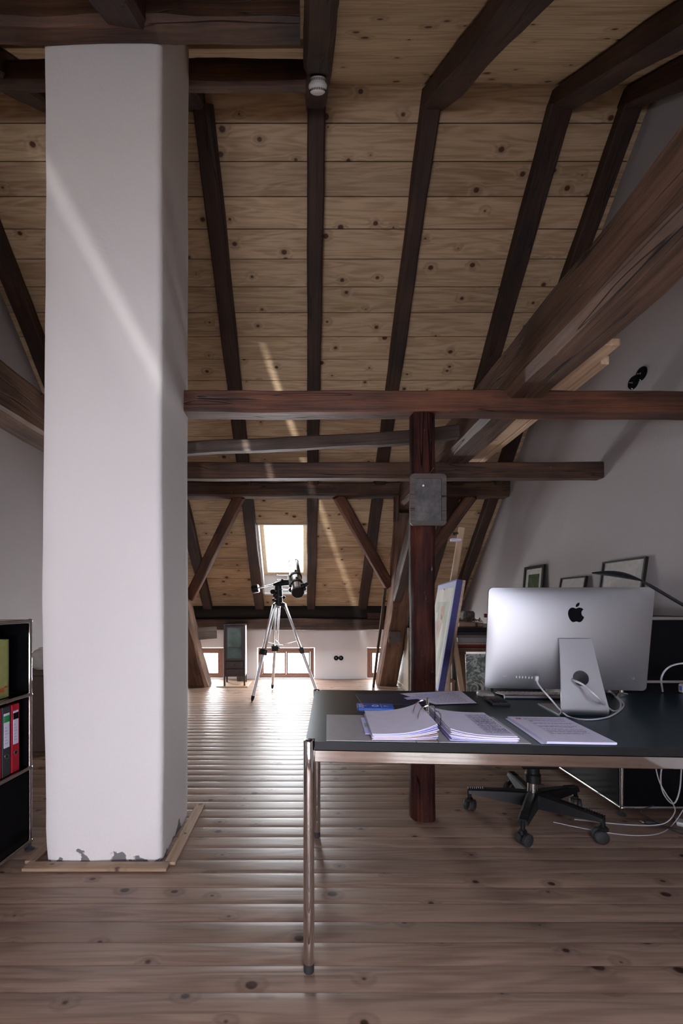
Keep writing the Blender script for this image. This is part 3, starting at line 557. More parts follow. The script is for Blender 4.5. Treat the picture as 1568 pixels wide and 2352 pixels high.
# ------------------------------------------------------------------ round post with slate
def post():
    mb = MB(); x, y_ = .636, 2.40; n = 18; nz = 40; zt = 1.022 + EYE; vs = []
    for k in range(nz + 1):
        z = zt * k / nz
        for j in range(n):
            a = 2 * math.pi * j / n; rr = .0675 / max(abs(math.cos(a)), abs(math.sin(a))) ** .35
            nv = noise.noise(Vector((math.cos(a) * .8, math.sin(a) * .8, z * 1.7))) * .007 + noise.noise(Vector((math.cos(a) * 3, math.sin(a) * 3, z * 6))) * .003
            vs.append((rr * math.cos(a) + nv * math.cos(a), rr * math.sin(a) + nv * math.sin(a), z))
    vs = [(v[2], v[1], -v[0]) for v in vs]     # local x is the grain
    fs = [(k * n + j, k * n + (j + 1) % n, (k + 1) * n + (j + 1) % n, (k + 1) * n + j) for k in range(nz) for j in range(n)] + [tuple(range(n))[::-1], tuple(nz * n + j for j in range(n))]
    mb.add(vs, fs, True); o = mb.build('roof_post', M['post']); o.location = (x, y_, 0); o.rotation_euler = (0, R(-90), 0)
    tag(o, 'round varnished red brown wooden post behind the desk', 'post')
post()
sl = thing('writing_slate', 'old wooden framed writing slate hanging on the varnished post', 'slate', (.643, 2.312, 1.03))
def rrect(w_, h, r, n=6):
    pts = []
    for cx, cy, a0 in ((w_ / 2 - r, h / 2 - r, 0), (-w_ / 2 + r, h / 2 - r, 90), (-w_ / 2 + r, -h / 2 + r, 180), (w_ / 2 - r, -h / 2 + r, 270)):
        for i in range(n + 1): a = R(a0 + 90 * i / n); pts.append((cx + r * math.cos(a), cy + r * math.sin(a)))
    return pts
YZ = Matrix(((1, 0, 0, 0), (0, 0, 1, 0), (0, 1, 0, 0), (0, 0, 0, 1)))   # poly xy -> world xz, extrude y
def ringprism(outer, inner, d0, d1, m=YZ):
    mb = MB(); n = len(outer); vs = []
    for z in (d0, d1):
        for p in outer: vs.append(m @ Vector((p[0], p[1], z)))
        for p in inner: vs.append(m @ Vector((p[0], p[1], z)))
    fs = []
    for i in range(n):
        j = (i + 1) % n
        fs += [(i, j, n + j, n + i), (2 * n + i, 3 * n + i, 3 * n + j, 2 * n + j), (i, 2 * n + i, 2 * n + j, j), (n + i, n + j, 3 * n + j, 3 * n + i)]
    return mb.add(vs, fs)
zc = .545 + EYE - 1.03
f_ = ringprism(rrect(.192, .275, .022), rrect(.142, .225, .008), -.010, .006).build('slate_frame', M['greyboard'] if False else oldwood('slate_frame_wood', (.04, .03, .025), (.13, .095, .075), amount=.66), sl); f_.location = (0, 0, zc)
MB().prism(rrect(.146, .229, .006), -.003, .004, YZ).build('slate_board', M['slate'], sl).location = (0, 0, zc)
MB().prism(rrect(.010, .010, .0045), -.005, .000, YZ).build('chalk_spot', M['paper'], sl).location = (-.025, 0, zc + .075)
nl = MB().tube([(0, .03, 0), (.012, -.03, .022)], .0022).build('nail', M['steel'], sl); nl.location = (.01, 0, zc + .138)

# ------------------------------------------------------------------ smoke detector
sd = thing('smoke_detector', 'white round smoke detector under the overhead rafter', 'smoke detector', (.062, 2.43, 3.466 - .784 * (2.913 - 2.43) - .125 / .787 + EYE - .014)); sd.rotation_euler = (R(36), 0, 0)
sd.scale = (1, 1, .68)
MB().lathe([(0, .012), (.040, .012), (.043, .006), (.043, -.016), (.040, -.020), (0, -.02)]).build('mounting_base', M['whiteplastic'], sd)
MB().lathe([(.040, -.019), (.050, -.022), (.052, -.028), (.051, -.040), (.046, -.050), (.041, -.066), (.032, -.073), (0, -.075)]).build('cover', M['whiteplastic'], sd)
vs_ = MB()
for k in range(28):
    a = 2 * math.pi * k / 28; m_ = Matrix.Rotation(a, 4, 'Z')
    vs_.box((.0425, -.0022, -.064), (.0455, .0022, -.052), m=m_ @ Matrix.Translation((0, 0, 0))); vs_.box((.0425, -.002, -.012), (.0436, .002, .002), m=m_)
vs_.build('vent_slots', M['dark'], sd, kind='stuff')

# ------------------------------------------------------------------ wall sockets
def rosette(name, label, loc, n_dir, r=.042, gap=.075, tilt=0, grp=None, cross=(0, 1, 0)):
    t = thing(name, label, 'socket', loc, 0, grp)
    for sgn in (-1, 1):
        q = Vector(n_dir).to_track_quat('Z', 'Y').to_matrix().to_4x4(); off = Vector(cross) * gap / 2 * sgn
        p = MB().lathe([(0, .0), (r, 0), (r, .008), (r * .86, .016), (r * .55, .018), (r * .45, .010), (0, .010)], m=Matrix.Translation(off) @ q).build('socket_rosette', M['blackgloss'], t)
        MB().lathe([(0, .012), (.006, .012), (.006, .016), (0, .017)], 12, m=Matrix.Translation(off) @ q).build('socket_pin', M['steel'], p)
rosette('wall_switch', 'pair of black round switches high on the right gable wall', (XR, 3.075, 1.585 + EYE), (-1, 0, 0), r=.046, gap=.082, cross=(0, .93, -.3))
rosette('wall_socket', 'pair of black round sockets on the low wall right of the middle window', (.492, YF, .325), (0, -1, 0), r=.037, gap=.074, cross=(1, 0, 0))
o = MB().lathe([(0, .0), (.018, 0), (.018, .02), (0, .022)], m=Matrix.Translation((-1.235, YF, .34)) @ Matrix.Rotation(R(90), 4, 'X')).build('wall_knob', M['darkgrey']); tag(o, 'small round dark knob on the wall beside the old cabinet', 'knob')  # plain round knob

# ------------------------------------------------------------------ desk
DR = R(-3.2); DZ = .738
desk = thing('writing_desk', 'large black topped desk with chrome tube legs in the foreground', 'desk', (.007, 1.395, 0), DR)
DL, DD = 1.95, .80
def legm(x, y_, parent):
    l = MB().lathe([(0, .028), (.0165, .028), (.0175, .030), (.0175, DZ - .002), (.0165, DZ + .002), (0, DZ + .003)]).build('leg', M['chrome'], parent); l.location = (x, y_, 0)
    MB().lathe([(0, 0), (.016, 0), (.0172, .003), (.0172, .012), (.0165, .028), (0, .029)]).build('foot', M['rubber'], l)
    MB().lathe([(0, 0), (.0115, 0), (.0115, .0015), (0, .002)]).build('end_cap', M['blackgloss'], l).location = (0, 0, DZ + .0025)
for x, y_ in ((0, 0), (DL, 0), (0, DD), (DL, DD)): legm(x, y_, desk)
# top with notched corners around the legs
q = .019; poly = [(q, -.010), (DL - q, -.010), (DL - q, q), (DL + .010, q), (DL + .010, DD - q), (DL - q, DD - q), (DL - q, DD + .010), (q, DD + .010), (q, DD - q), (-.010, DD - q), (-.010, q), (q, q)]
MB().prism(poly, DZ - .026, DZ).build('desk_top', M['black'], desk)
MB().prism([(x_, y_) for x_, y_ in poly], DZ - .0002, DZ + .0008).build('top_surface', M['desktop'], desk)
for a, b in (((.0175, -.007, DZ - .067), (DL - .0175, .007, DZ - .027)), ((.0175, DD - .007, DZ - .067), (DL - .0175, DD + .007, DZ - .027)), ((-.007, .0175, DZ - .067), (.007, DD - .0175, DZ - .027)), ((DL - .007, .0175, DZ - .067), (DL + .007, DD - .0175, DZ - .027))):
    MB().box(a, b, .003).build('chrome_rail', M['chrome'], desk)
def D(x, y, up=0.0):     # a point on the desk plane from the direction it is seen in
    d = (EYE - DZ - up) / ((y - 1384) / 1000); return Vector(((x - 704) * d / 1000, d, DZ + up))

# computer seen from behind
IM = thing('desktop_computer', 'silver aluminium all-in-one computer seen from behind on the desk', 'computer', (1.085, 1.80, DZ), R(-5))
TILT = R(7)
def imac():
    W_, H_ = .650, .432; nx, ny = 40, 28; mb = MB(); ol = rrect(W_, H_, .017, 6)
    # back shell: rings shrinking from the outline to the centre, thickness grows inward
    n = len(ol); rings = []; K = 16
    def bulge(x, z):
        u = max(abs(x) / (W_ / 2), 0); v = abs(z) / (H_ / 2)
        return .006 + .050 * (max(0, 1 - u ** 2.2) ** .8) * (max(0, 1 - v ** 2.2) ** .8)
    # densified outline
    dense = []
    for i in range(n):
        a = Vector(ol[i]); b = Vector(ol[(i + 1) % n]); m_ = max(1, int((b - a).length / .02))
        for k in range(m_): dense.append(tuple(a.lerp(b, k / m_)))
    n = len(dense); vs = []
    for k in range(K + 1):
        t = 1 - (k / K); t = t ** .8 if k < K else 0.001
        for (x, z) in dense: vs.append((x * t, -bulge(x * t, z * t), z * t))
    fs = [(k * n + j, k * n + (j + 1) % n, (k + 1) * n + (j + 1) % n, (k + 1) * n + j) for k in range(K) for j in range(n)] + [tuple(K * n + j for j in range(n))]
    base = len(vs); vs += [(x, 0, z) for x, z in dense]; fs += [(j, base + j, base + (j + 1) % n, (j + 1) % n) for j in range(n)]
    mb.add(vs, fs, True); T = Matrix.Translation((0, .02, .074 + H_ / 2)) @ Matrix.Rotation(TILT, 4, 'X')
    sh = mb.build('back_shell', M['alu'], IM); sh.matrix_local = T
    sc = MB().prism(ol, 0, .003, YZ).build('screen', M['blackgloss'], IM); sc.matrix_local = T
    # maker's mark: a bitten fruit with a leaf, from its outline
    def bez(P, k=10):
        out = []
        for (a, b, c, d) in P:
            for j in range(k):
                t = j / k; out.append((1 - t) ** 3 * Vector(a) + 3 * (1 - t) ** 2 * t * Vector(b) + 3 * (1 - t) * t * t * Vector(c) + t ** 3 * Vector(d))
        return [(p.x, p.y) for p in out]
    body = bez([((0, 56), (12, 60), (22, 66), (34, 66)), ((34, 66), (50, 65), (62, 58), (70, 46)), ((70, 46), (56, 38), (48, 26), (48, 10)), ((48, 10), (48, -8), (58, -22), (74, -29)),
                ((74, -29), (66, -52), (48, -82), (26, -82)), ((26, -82), (14, -82), (8, -75), (-4, -75)), ((-4, -75), (-16, -75), (-24, -82), (-34, -82)),
                ((-34, -82), (-58, -80), (-82, -32), (-82, 4)), ((-82, 4), (-82, 42), (-58, 66), (-34, 66)), ((-34, 66), (-20, 66), (-12, 58), (0, 56))])
    leaf = bez([((-2, 72), (-4, 94), (14, 114), (36, 116)), ((36, 116), (40, 94), (22, 72), (-2, 72))])
    k = .061 / 156
    def flat(poly, mat_, name):
        import bmesh
        b = bmesh.new(); OX, OZ = .008, .112
        vv = [b.verts.new((x * k, 0, z * k)) for x, z in poly]; es = [b.edges.new((vv[i], vv[(i + 1) % len(vv)])) for i in range(len(vv))]
        bmesh.ops.triangle_fill(b, use_beauty=True, edges=es)
        bmesh.ops.subdivide_edges(b, edges=b.edges[:], cuts=2); bmesh.ops.triangulate(b, faces=b.faces[:])
        for v in b.verts: v.co.y = -bulge(v.co.x + OX, v.co.z + OZ) - .0022
        ex = bmesh.ops.extrude_face_region(b, geom=b.faces[:])
        for g in ex['geom']:
            if isinstance(g, bmesh.types.BMVert): g.co.y += .006
        bmesh.ops.recalc_face_normals(b, faces=b.faces)
        me = bpy.data.meshes.new(name); b.to_mesh(me); b.free(); me.materials.append(mat_); o = bpy.data.objects.new(name, me); C.objects.link(o); o.parent = sh; o.location = (OX, 0, OZ); return o
    flat(body, M['blackgloss'], 'emblem_body'); flat(leaf, M['blackgloss'], 'emblem_leaf')
    pr = MB()
    for i, dx in enumerate((.030, .042, .054, .066, .079, .091, .106)):
        x = -.235 + dx; zz = -.158; pr.box((x - .0022, -bulge(x, zz) - .0008, zz - .006), (x + .0022, -bulge(x, zz) + .004, zz + .006))
    x = -.245; pr.box((x - .012, -bulge(x, zz) - .0006, zz - .001), (x + .012, -bulge(x, zz) + .004, zz + .001))
    pr.build('port_row', M['cable'], sh, kind='stuff')
    x, zz = .262, -.160; ly = -bulge(x, zz)
    MB().lathe([(0, 0), (.0055, 0), (.0055, .001), (.0045, .001), (.004, .0002), (0, .0002)], 20, m=Matrix.Translation((x, ly, zz)) @ Matrix.Rotation(R(90), 4, 'X')).build('power_button', M['steel'], sh)
    # stand: leg with round hole, bend, foot
    th = .0045; top = (-.045, .285); zb = .022; bot = (-.115, zb)        # (y,z)
    vec = Vector((bot[0] - top[0], bot[1] - top[1])); Lg = vec.length; d = vec / Lg; nrm = Vector((-d.y, d.x))
    if nrm.x > 0: nrm = -nrm
    wt, wb = .062, .088
    def hw(s): return wt + (wb - wt) * (s / Lg) ** 1.15
    def P3(x, s, o): return (x, top[0] + d.x * s + nrm.x * o, top[1] + d.y * s + nrm.y * o)
    hs, hr = .157, .030; sq = .046; g = MB()
    for o_ in (0, th):
        def strip(s0, s1, k=6):
            for i in range(k):
                a, b = s0 + (s1 - s0) * i / k, s0 + (s1 - s0) * (i + 1) / k
                g.add([P3(-hw(a), a, o_), P3(hw(a), a, o_), P3(hw(b), b, o_), P3(-hw(b), b, o_)], [(0, 1, 2, 3)], False)
        strip(0, hs - sq); strip(hs + sq, Lg)
        m_ = 48; cir = [(hr * math.cos(2 * math.pi * i / m_), hr * math.sin(2 * math.pi * i / m_)) for i in range(m_)]; out = []
        for (cx, cy) in cir:
            c_, s_ = cx / hr, cy / hr; t = min(1 / abs(c_) if abs(c_) > 1e-6 else 9, 1 / abs(s_) if abs(s_) > 1e-6 else 9); px, py = c_ * t, s_ * t
            out.append((px, py * sq))
        g.add([P3(cx, hs + cy, o_) for cx, cy in cir] + [P3(px * hw(hs + py), hs + py, o_) for px, py in out], [(i, (i + 1) % m_, m_ + (i + 1) % m_, m_ + i) for i in range(m_)])
    g.add([P3(cx, hs + cy, o_) for o_ in (0, th) for cx, cy in cir], [(i, (i + 1) % m_, m_ + (i + 1) % m_, m_ + i) for i in range(m_)], True)
    for sg in (-1, 1):
        ss = [Lg * i / 12 for i in range(13)]; g.add([P3(sg * hw(s_), s_, o_) for s_ in ss for o_ in (0, th)], [(2 * i, 2 * i + 2, 2 * i + 3, 2 * i + 1) for i in range(12)])
    g.add([P3(-wt, 0, 0), P3(wt, 0, 0), P3(wt, 0, th), P3(-wt, 0, th)], [(0, 1, 2, 3)])
    # bend and foot
    a0 = math.atan2(d.y, d.x); prof = [Vector(bot)]; r_ = .022; c0 = Vector(bot) - nrm * r_; aa0 = math.atan2(nrm.y, nrm.x); aa0 = aa0 if aa0 > 0 else aa0 + 2 * math.pi
    pts = []
    for i in range(9): a = aa0 + (1.5 * math.pi - aa0) * i / 8; pts.append((c0 + Vector((math.cos(a), math.sin(a))) * r_, Vector((math.cos(a), math.sin(a)))))
    dz_ = pts[-1][0].y - th * 1.0; pts2 = [(Vector((p.x, p.y - dz_ if False else p.y)), nn_) for p, nn_ in pts]
    endp = pts2[-1][0]; pts2 += [(endp + Vector((.03 * i, 0)), Vector((0, -1))) for i in range(1, 7)]
    vs = []
    for p, nn_ in pts2:
        for x in (-wb, wb):
            for o_ in (0, th): vs.append((x, p.x + nn_.x * o_, p.y + nn_.y * o_))
    fs = []
    for i in range(len(pts2) - 1):
        a, b = 4 * i, 4 * i + 4; fs += [(a, b, b + 2, a + 2), (a + 1, a + 3, b + 3, b + 1), (a, a + 1, b + 1, b), (a + 2, b + 2, b + 3, a + 3)]
    fs.append((len(vs) - 4, len(vs) - 3, len(vs) - 1, len(vs) - 2)); zmin = min(v[2] for v in vs)
    g.add(vs, fs, False); st = g.build('stand', M['alu'], IM); st.location = (0, 0, -zmin)
    MB().box((-.04, -.05, .27), (.04, -.01, .29), .002).build('hinge_bar', M['steel'], IM)
imac()
def cablething(name, label, pts, r, m, cat='cable', k=8, ends=None):
    o = MB().tube(smoothpath(pts, k), r, 10).build(name, m); return tag(o, label, cat)
cz = .0045
c1 = [PX(1232, 1556, 1.755), PX(1236, 1572, 1.735), PX(1262, 1603, 1.69), D(1300, 1643, cz), D(1345, 1653, cz), D(1392, 1648, cz), D(1420, 1634, cz), D(1432, 1618, cz), D(1418, 1600, cz + .01), D(1425, 1592, cz + .01), D(1440, 1594, cz)]
nt_ = cablething('network_cable', 'white network cable plugged into the back of the computer', c1, .0034, M['cable'])
MB().box((-.006, -.006, -.012), (.006, .006, .010), .002).build('plug', M['cable'], nt_).location = PX(1232, 1558, 1.752)
cablething('power_cable', 'white power cable passing through the hole of the computer stand', [PX(1312, 1558, 1.80), PX(1316, 1562, 1.70), PX(1340, 1574, 1.66), PX(1372, 1602, 1.62), D(1404, 1632, cz), D(1422, 1630, cz), D(1424, 1612, cz), D(1412, 1598, cz + .004), PX(1400, 1588, 1.95), D(1398, 1590, .01)], .0045, M['cable'])

# keyboard, mouse, calculator, pencil
kb = thing('computer_keyboard', 'slim silver keyboard lying behind the computer stand', 'keyboard', (1.125, 2.045, DZ), R(-3))
MB().box((-.215, -.055, .004), (.215, .055, .0085), .002, m=Matrix.Rotation(R(-5), 4, 'X')).build('key_deck', M['alu'], kb).location = (0, 0, .004)
MB().cyl((-.215, -.058, .009), (.215, -.058, .009), .0085).build('battery_tube', M['alu'], kb)
kp = MB().box((-.0085, -.008, 0), (.0085, .008, .0035), .0012).mesh('key', M['whiteplastic'])
for rI in range(5):
    for cI in range(19):
        o = bpy.data.objects.new('key', kp); C.objects.link(o); o.parent = kb
        yy = -.038 + rI * .0205; o.location = (-.201 + cI * .02235, yy, .0135 - yy * .087); o.rotation_euler = (R(-5), 0, 0)
ms = thing('computer_mouse', 'low white mouse on the far edge of the desk beside the papers', 'mouse', (.845, 2.06, DZ), R(12))
mo = MB()
vs = []; fs = []; n = 20
for i in range(9):
    a = math.pi / 2 * i / 8
    for k_ in range(n):
        b_ = 2 * math.pi * k_ / n; vs.append((.031 * math.cos(b_) * math.cos(a) ** .45 if i < 8 else 0, .056 * math.sin(b_) * (math.cos(a) ** .45 if i < 8 else 0), .004 + .019 * math.sin(a)))
fs = [(i * n + k_, i * n + (k_ + 1) % n, (i + 1) * n + (k_ + 1) % n, (i + 1) * n + k_) for i in range(8) for k_ in range(n)]
mo.add(vs, fs, True); mo.build('mouse_shell', M['whiteplastic'], ms)
MB().prism([(.030 * math.cos(a * .314), .054 * math.sin(a * .314)) for a in range(20)], 0, .005).build('mouse_base', M['alu'], ms)
ca = thing('pocket_calculator', 'small black calculator beside a pencil near the keyboard', 'calculator', (.838, 1.925, DZ), R(-4))
MB().box((-.037, -.062, 0), (.037, .062, .012), .002, m=Matrix.Rotation(R(2), 4, 'X')).build('calculator_body', M['darkgrey'], ca).location = (0, 0, .0025)
MB().box((-.029, .028, .0135), (.029, .052, .0165), .001).build('display', M['greenpane'], ca)
for r_ in range(5):
    for c_ in range(4):
        MB().box((-.006, -.004, 0), (.006, .004, .003), .001).build('calculator_key', M['redlogo'] if (r_ == 4 and c_ < 2) else M['black'], ca).location = (-.0225 + c_ * .015, -.05 + r_ * .0165, .0125)
pn = thing('pencil', 'short pencil lying left of the calculator', 'pencil', D(1131, 1611, .004), math.atan2(.14, .012))
MB().cyl((-.055, 0, 0), (.055, 0, 0), .0035, n=6).build('pencil_shaft', M['black'], pn); MB().cyl((-.055, 0, 0), (-.070, 0, 0), .0035, .0006, n=10).build('pencil_tip', M['copper'], pn)

# lever arch binder open on the desk
bi = thing('open_ring_binder', 'open grey ring binder with two stacks of paper on the desk', 'binder', (.062, 1.384, DZ + .0008), R(-2.8))
for a, b in (((0, 0, .001), (.283, .318, .0035)), ((.285, 0, .001), (.352, .318, .0035)), ((.354, 0, .001), (.637, .318, .0035))): MB().box(a, b, .0008).build('cover_board', M['greyboard'], bi)
def ring(xc, y_, r, z, a0, a1): return [(xc + r * math.cos(R(a)), y_, z + r * math.sin(R(a))) for a in range(a0, a1 + 1, 10)]
for y_ in (.115, .195):
    MB().tube(smoothpath([(.318, y_, .004), (.312, y_, .045), (.322, y_, .078), (.345, y_, .090), (.362, y_, .086)], 5), .0023, 8).build('ring_arch', M['chrome'], bi)
    MB().tube(smoothpath([(.388, y_ + .004, .004), (.390, y_ + .004, .050), (.385, y_ + .004, .066), (.374, y_ + .004, .072)], 5), .0023, 8).build('ring_pin', M['chrome'], bi)
MB().tube([(.352, .150, .004), (.357, .150, .03), (.352, .152, .072), (.354, .155, .108)], .0045, 8, rr=[.003, .0035, .006, .005]).build('lever', M['chrome'], bi)
MB().box((.315, .08, .0035), (.37, .235, .006), .001).build('mechanism_plate', M['chrome'], bi)
def stack(x0, x1, y0, y1, z0, n, dz, rise, parent, rot=0):
    for i in range(n):
        mb = MB(); k = 8; a = random.uniform(-.004, .004); b = random.uniform(-.005, .005); vs = []
        for j in range(k + 1):
            t = j / k; x = x0 + (x1 - x0) * t + a; zz = z0 + i * dz + rise(t) * (i + 1) / n
            for y_ in (y0 + b, y1 + b):
                for q_ in (0, dz * .85): vs.append((x, y_, zz + q_))
        fs = []
        for j in range(k):
            a_, b_ = 4 * j, 4 * j + 4; fs += [(a_, b_, b_ + 2, a_ + 2), (a_ + 1, a_ + 3, b_ + 3, b_ + 1), (a_, a_ + 1, b_ + 1, b_), (a_ + 2, b_ + 2, b_ + 3, a_ + 3)]
        fs += [(0, 2, 3, 1), (4 * k, 4 * k + 1, 4 * k + 3, 4 * k + 2)]
        mb.add(vs, fs, True); o = mb.build('paper_bundle', M['paper'] if i == n - 1 or random.random() < .6 else (M['paper2'] if random.random() < .85 else M['rose']), parent)
        o.rotation_euler = (0, 0, 0)
stack(.148, .352, .006, .300, .004, 9, .0024, lambda t: .034 * t ** 3, bi)
stack(.392, .600, .004, .300, .004, 8, .0023, lambda t: .022 * (1 - t) ** 3, bi)
MB().box((.128, .06, .006), (.15, .26, .009)).build('index_sheet', M['paper2'], bi); MB().box((.134, .14, .009), (.16, .18, .0105)).build('index_tab', M['yellowtag'], bi)
def printed(x0, x1, y0, y1, z, rows, parent, table=False, gap=.5, name='printed_text', blank=()):
    mb = MB(); dy = (y1 - y0) / rows
    for i in range(rows):
        if i in blank: continue
        y_ = y1 - dy * (i + .5); x = x0
        while x < x1 - .006:
            l = min(random.uniform(.004, .02), x1 - x); mb.box((x, y_ - dy * .16, z), (x + l, y_ + dy * .16, z + .0002)); x += l + .0028
            if random.random() < .05: break
    if table:
        for i in range(6): y_ = y0 + (y1 - y0) * i / 5; mb.box((x0, y_ - .0003, z), (x1, y_ + .0003, z + .0002))
        for i in range(5): x = x0 + (x1 - x0) * i / 4; mb.box((x - .0003, y0, z), (x + .0003, y1, z + .0002))
    return mb.build(name, M['ink'], parent, kind='stuff')
printed(.47, .590, .03, .27, .0235, 30, bi, True)
# fire safety report on the desk
rp_ = thing('printed_report', 'thin printed report with red logo and capital heading, right of the binder', 'document', (.742, 1.352, DZ + .0008), R(-3.0))
MB().sheet([(-.012, .006, .001), (.2, .006, .001), (.2, .303, .001), (-.005, .30, .001)], .001).build('folder_sheet', M['paper'], rp_)
for i in range(5): MB().box((.003 + random.uniform(-.002, .002), random.uniform(-.002, .002), .0022 + i * .0016), (.213, .297 + random.uniform(-.002, .002), .0036 + i * .0016)).build('page', M['paper'] if i % 2 == 0 else M['paper2'], rp_)
zt = .0101
def textmesh(txt, size, m, parent, loc, rz=0, name='lettering', ext=.0001, align='LEFT', rx=0):
    cu = bpy.data.curves.new(name, 'FONT'); cu.body = txt; cu.size = size; cu.extrude = ext; cu.align_x = align; tmp = bpy.data.objects.new(name, cu); C.objects.link(tmp)
    bpy.context.view_layer.update(); me = bpy.data.meshes.new_from_object(tmp.evaluated_get(bpy.context.evaluated_depsgraph_get())); bpy.data.objects.remove(tmp); me.materials.clear(); me.materials.append(m)
    o = bpy.data.objects.new(name, me); C.objects.link(o); o.parent = parent; o.location = loc; o.rotation_euler = (rx, 0, rz); return o
textmesh('BRANDSCHUTZKONZEPT', .0125, M['ink'], rp_, (.048, .262, zt + .0002)); MB().box((.022, .262, zt), (.040, .276, zt + .0003), .0001).build('red_logo', M['redlogo'], rp_)
textmesh('S', .012, M['paper'], rp_, (.0265, .2645, zt + .0004))
printed(.058, .19, .08, .25, zt, 24, rp_, blank=(3, 4, 7, 8, 9, 13, 14, 17)); MB().box((.054, .06, zt), (.0545, .25, zt + .0002)).build('ruled_line', M['ink'], rp_)
# navy folder, loose papers, blue card
nf = MB().sheet([D(816, 1596), D(985, 1596), D(1010, 1619), D(832, 1619)][::-1], .003).build('navy_folder', M['navy']); tag(nf, 'dark navy folder lying under the loose papers', 'folder')
lp = thing('loose_paper', 'two loose printed sheets fanned over the navy folder', 'paper', (0, 0, 0))
MB().sheet([D(1000, 1618, .004), D(1094, 1615, .004), D(1058, 1587, .004), D(918, 1593, .004)], .0006).build('paper_sheet', M['paper'], lp)
MB().sheet([D(935, 1607, .0048), D(1010, 1601, .0048), D(1000, 1592, .0048), D(927, 1603, .0048)], .0006).build('paper_sheet', M['paper2'], lp)
a_, b_, c_, d_ = D(1000, 1618, .005), D(1094, 1615, .005), D(1058, 1587, .005), D(918, 1593, .005); mb = MB()
for i in range(16):
    t = .12 + i * .05; p = d_.lerp(a_, t); q_ = c_.lerp(b_, t); u = .15
    while u < .85:
        l = random.uniform(.03, .09); x0 = p.lerp(q_, u); x1 = p.lerp(q_, min(.86, u + l)); wv = Vector((0, .0011, 0)); mb.sheet([x0 - wv, x1 - wv, x1 + wv, x0 + wv], .0002); u += l + .015
mb.build('printed_text', M['ink'], lp, kind='stuff')
sv = MB().sheet([D(1014, 1617, .0035), D(1101, 1617, .0035), D(1050, 1587, .0035), D(1010, 1589, .0035)], .0008).build('clear_sleeve', M['sleeve']); tag(sv, 'brownish clear plastic sleeve under the loose printed sheets', 'sleeve')
bc = thing('blue_card', 'bright blue plastic card with white letters, left of the rings', 'card', (.288, 1.832, DZ), R(-4))
MB().prism(rrect(.150, .088, .006), 0, .0075).build('card_body', M['blue'], bc)
textmesh('T', .026, M['paper'], bc, (-.036, -.009, .0078), R(90)); textmesh('P', .026, M['paper'], bc, (.052, -.009, .0078), R(90))
ringprism([(.0145 * math.cos(a * .209), .0145 * math.sin(a * .209)) for a in range(30)], [(.0095 * math.cos(a * .209), .0095 * math.sin(a * .209)) for a in range(30)], .0075, .0079, Matrix.Identity(4)).build('white_ring_mark', M['paper'], bc)
MB().box((.024, -.030, .0075), (.0255, .030, .0078)).build('white_line', M['paper'], bc)
printed(-.068, -.048, -.035, .035, .0075, 8, bc, name='small_print').data.materials[0] = M['paper']
# desk lamp at the right
la = thing('desk_lamp', 'slim black desk lamp with a flat leaf shaped head above the computer', 'lamp', (1.72, 1.62, DZ))
h0_ = PX(1360, 1316, 1.66) - Vector((1.72, 1.62, DZ)); h1_ = PX(1474, 1334, 1.66) - Vector((1.72, 1.62, DZ)); j_ = PX(1640, 1432, 1.64) - Vector((1.72, 1.62, DZ)); mb = MB(); vs = []; n = 14
for i in range(n + 1):
    t = i / n; c = h0_.lerp(h1_, t); wv = .004 + .030 * math.sin(math.pi * t ** .8) ** .7 * (1 - .35 * t); hz = .0025 + .0085 * math.sin(math.pi * t); c = c + Vector((0, 0, .010 * math.sin(math.pi * t)))
    for k_ in range(12): a = 2 * math.pi * k_ / 12; vs.append(c + Vector((0, wv * math.cos(a), hz * math.sin(a))))
mb.add(vs, [(i * 12 + k_, i * 12 + (k_ + 1) % 12, (i + 1) * 12 + (k_ + 1) % 12, (i + 1) * 12 + k_) for i in range(n) for k_ in range(12)], True); mb.build('lamp_head', M['black'], la)
MB().tube([h1_ - Vector((.004, 0, -.001)), h1_ + Vector((.03, 0, -.018)), j_], .0055, 10, rr=[.003, .006, .006]).build('lamp_arm', M['black'], la)
MB().tube([j_, (0, 0, .01)], .006, 10).build('lamp_pole', M['black'], la); MB().lathe([(0, 0), (.085, 0), (.085, .010), (.08, .014), (0, .016)]).build('lamp_base', M['black'], la)
MB().sphere(j_, .012).build('lamp_joint', M['steel'], la)
# charger plug and cord at the right edge
pg = thing('power_adapter', 'white square power adapter at the right edge of the desk', 'adapter', D(1572, 1592), R(-10))
MB().box((-.018, -.02, 0), (.03, .02, .045), .006).build('adapter_body', M['whiteplastic'], pg); MB().box((-.0185, -.010, .012), (-.0175, .010, .034), .0004).build('adapter_socket', M['blue'], pg)
cablething('charging_cable', 'white cable arching up at the right edge of the desk', [D(1521, 1588, .004), PX(1518, 1560, 2.1), PX(1527, 1540, 2.1), PX(1545, 1528, 2.1), PX(1575, 1524, 2.08), PX(1600, 1535, 2.05), D(1612, 1594, .005)], .0042, M['cable'])

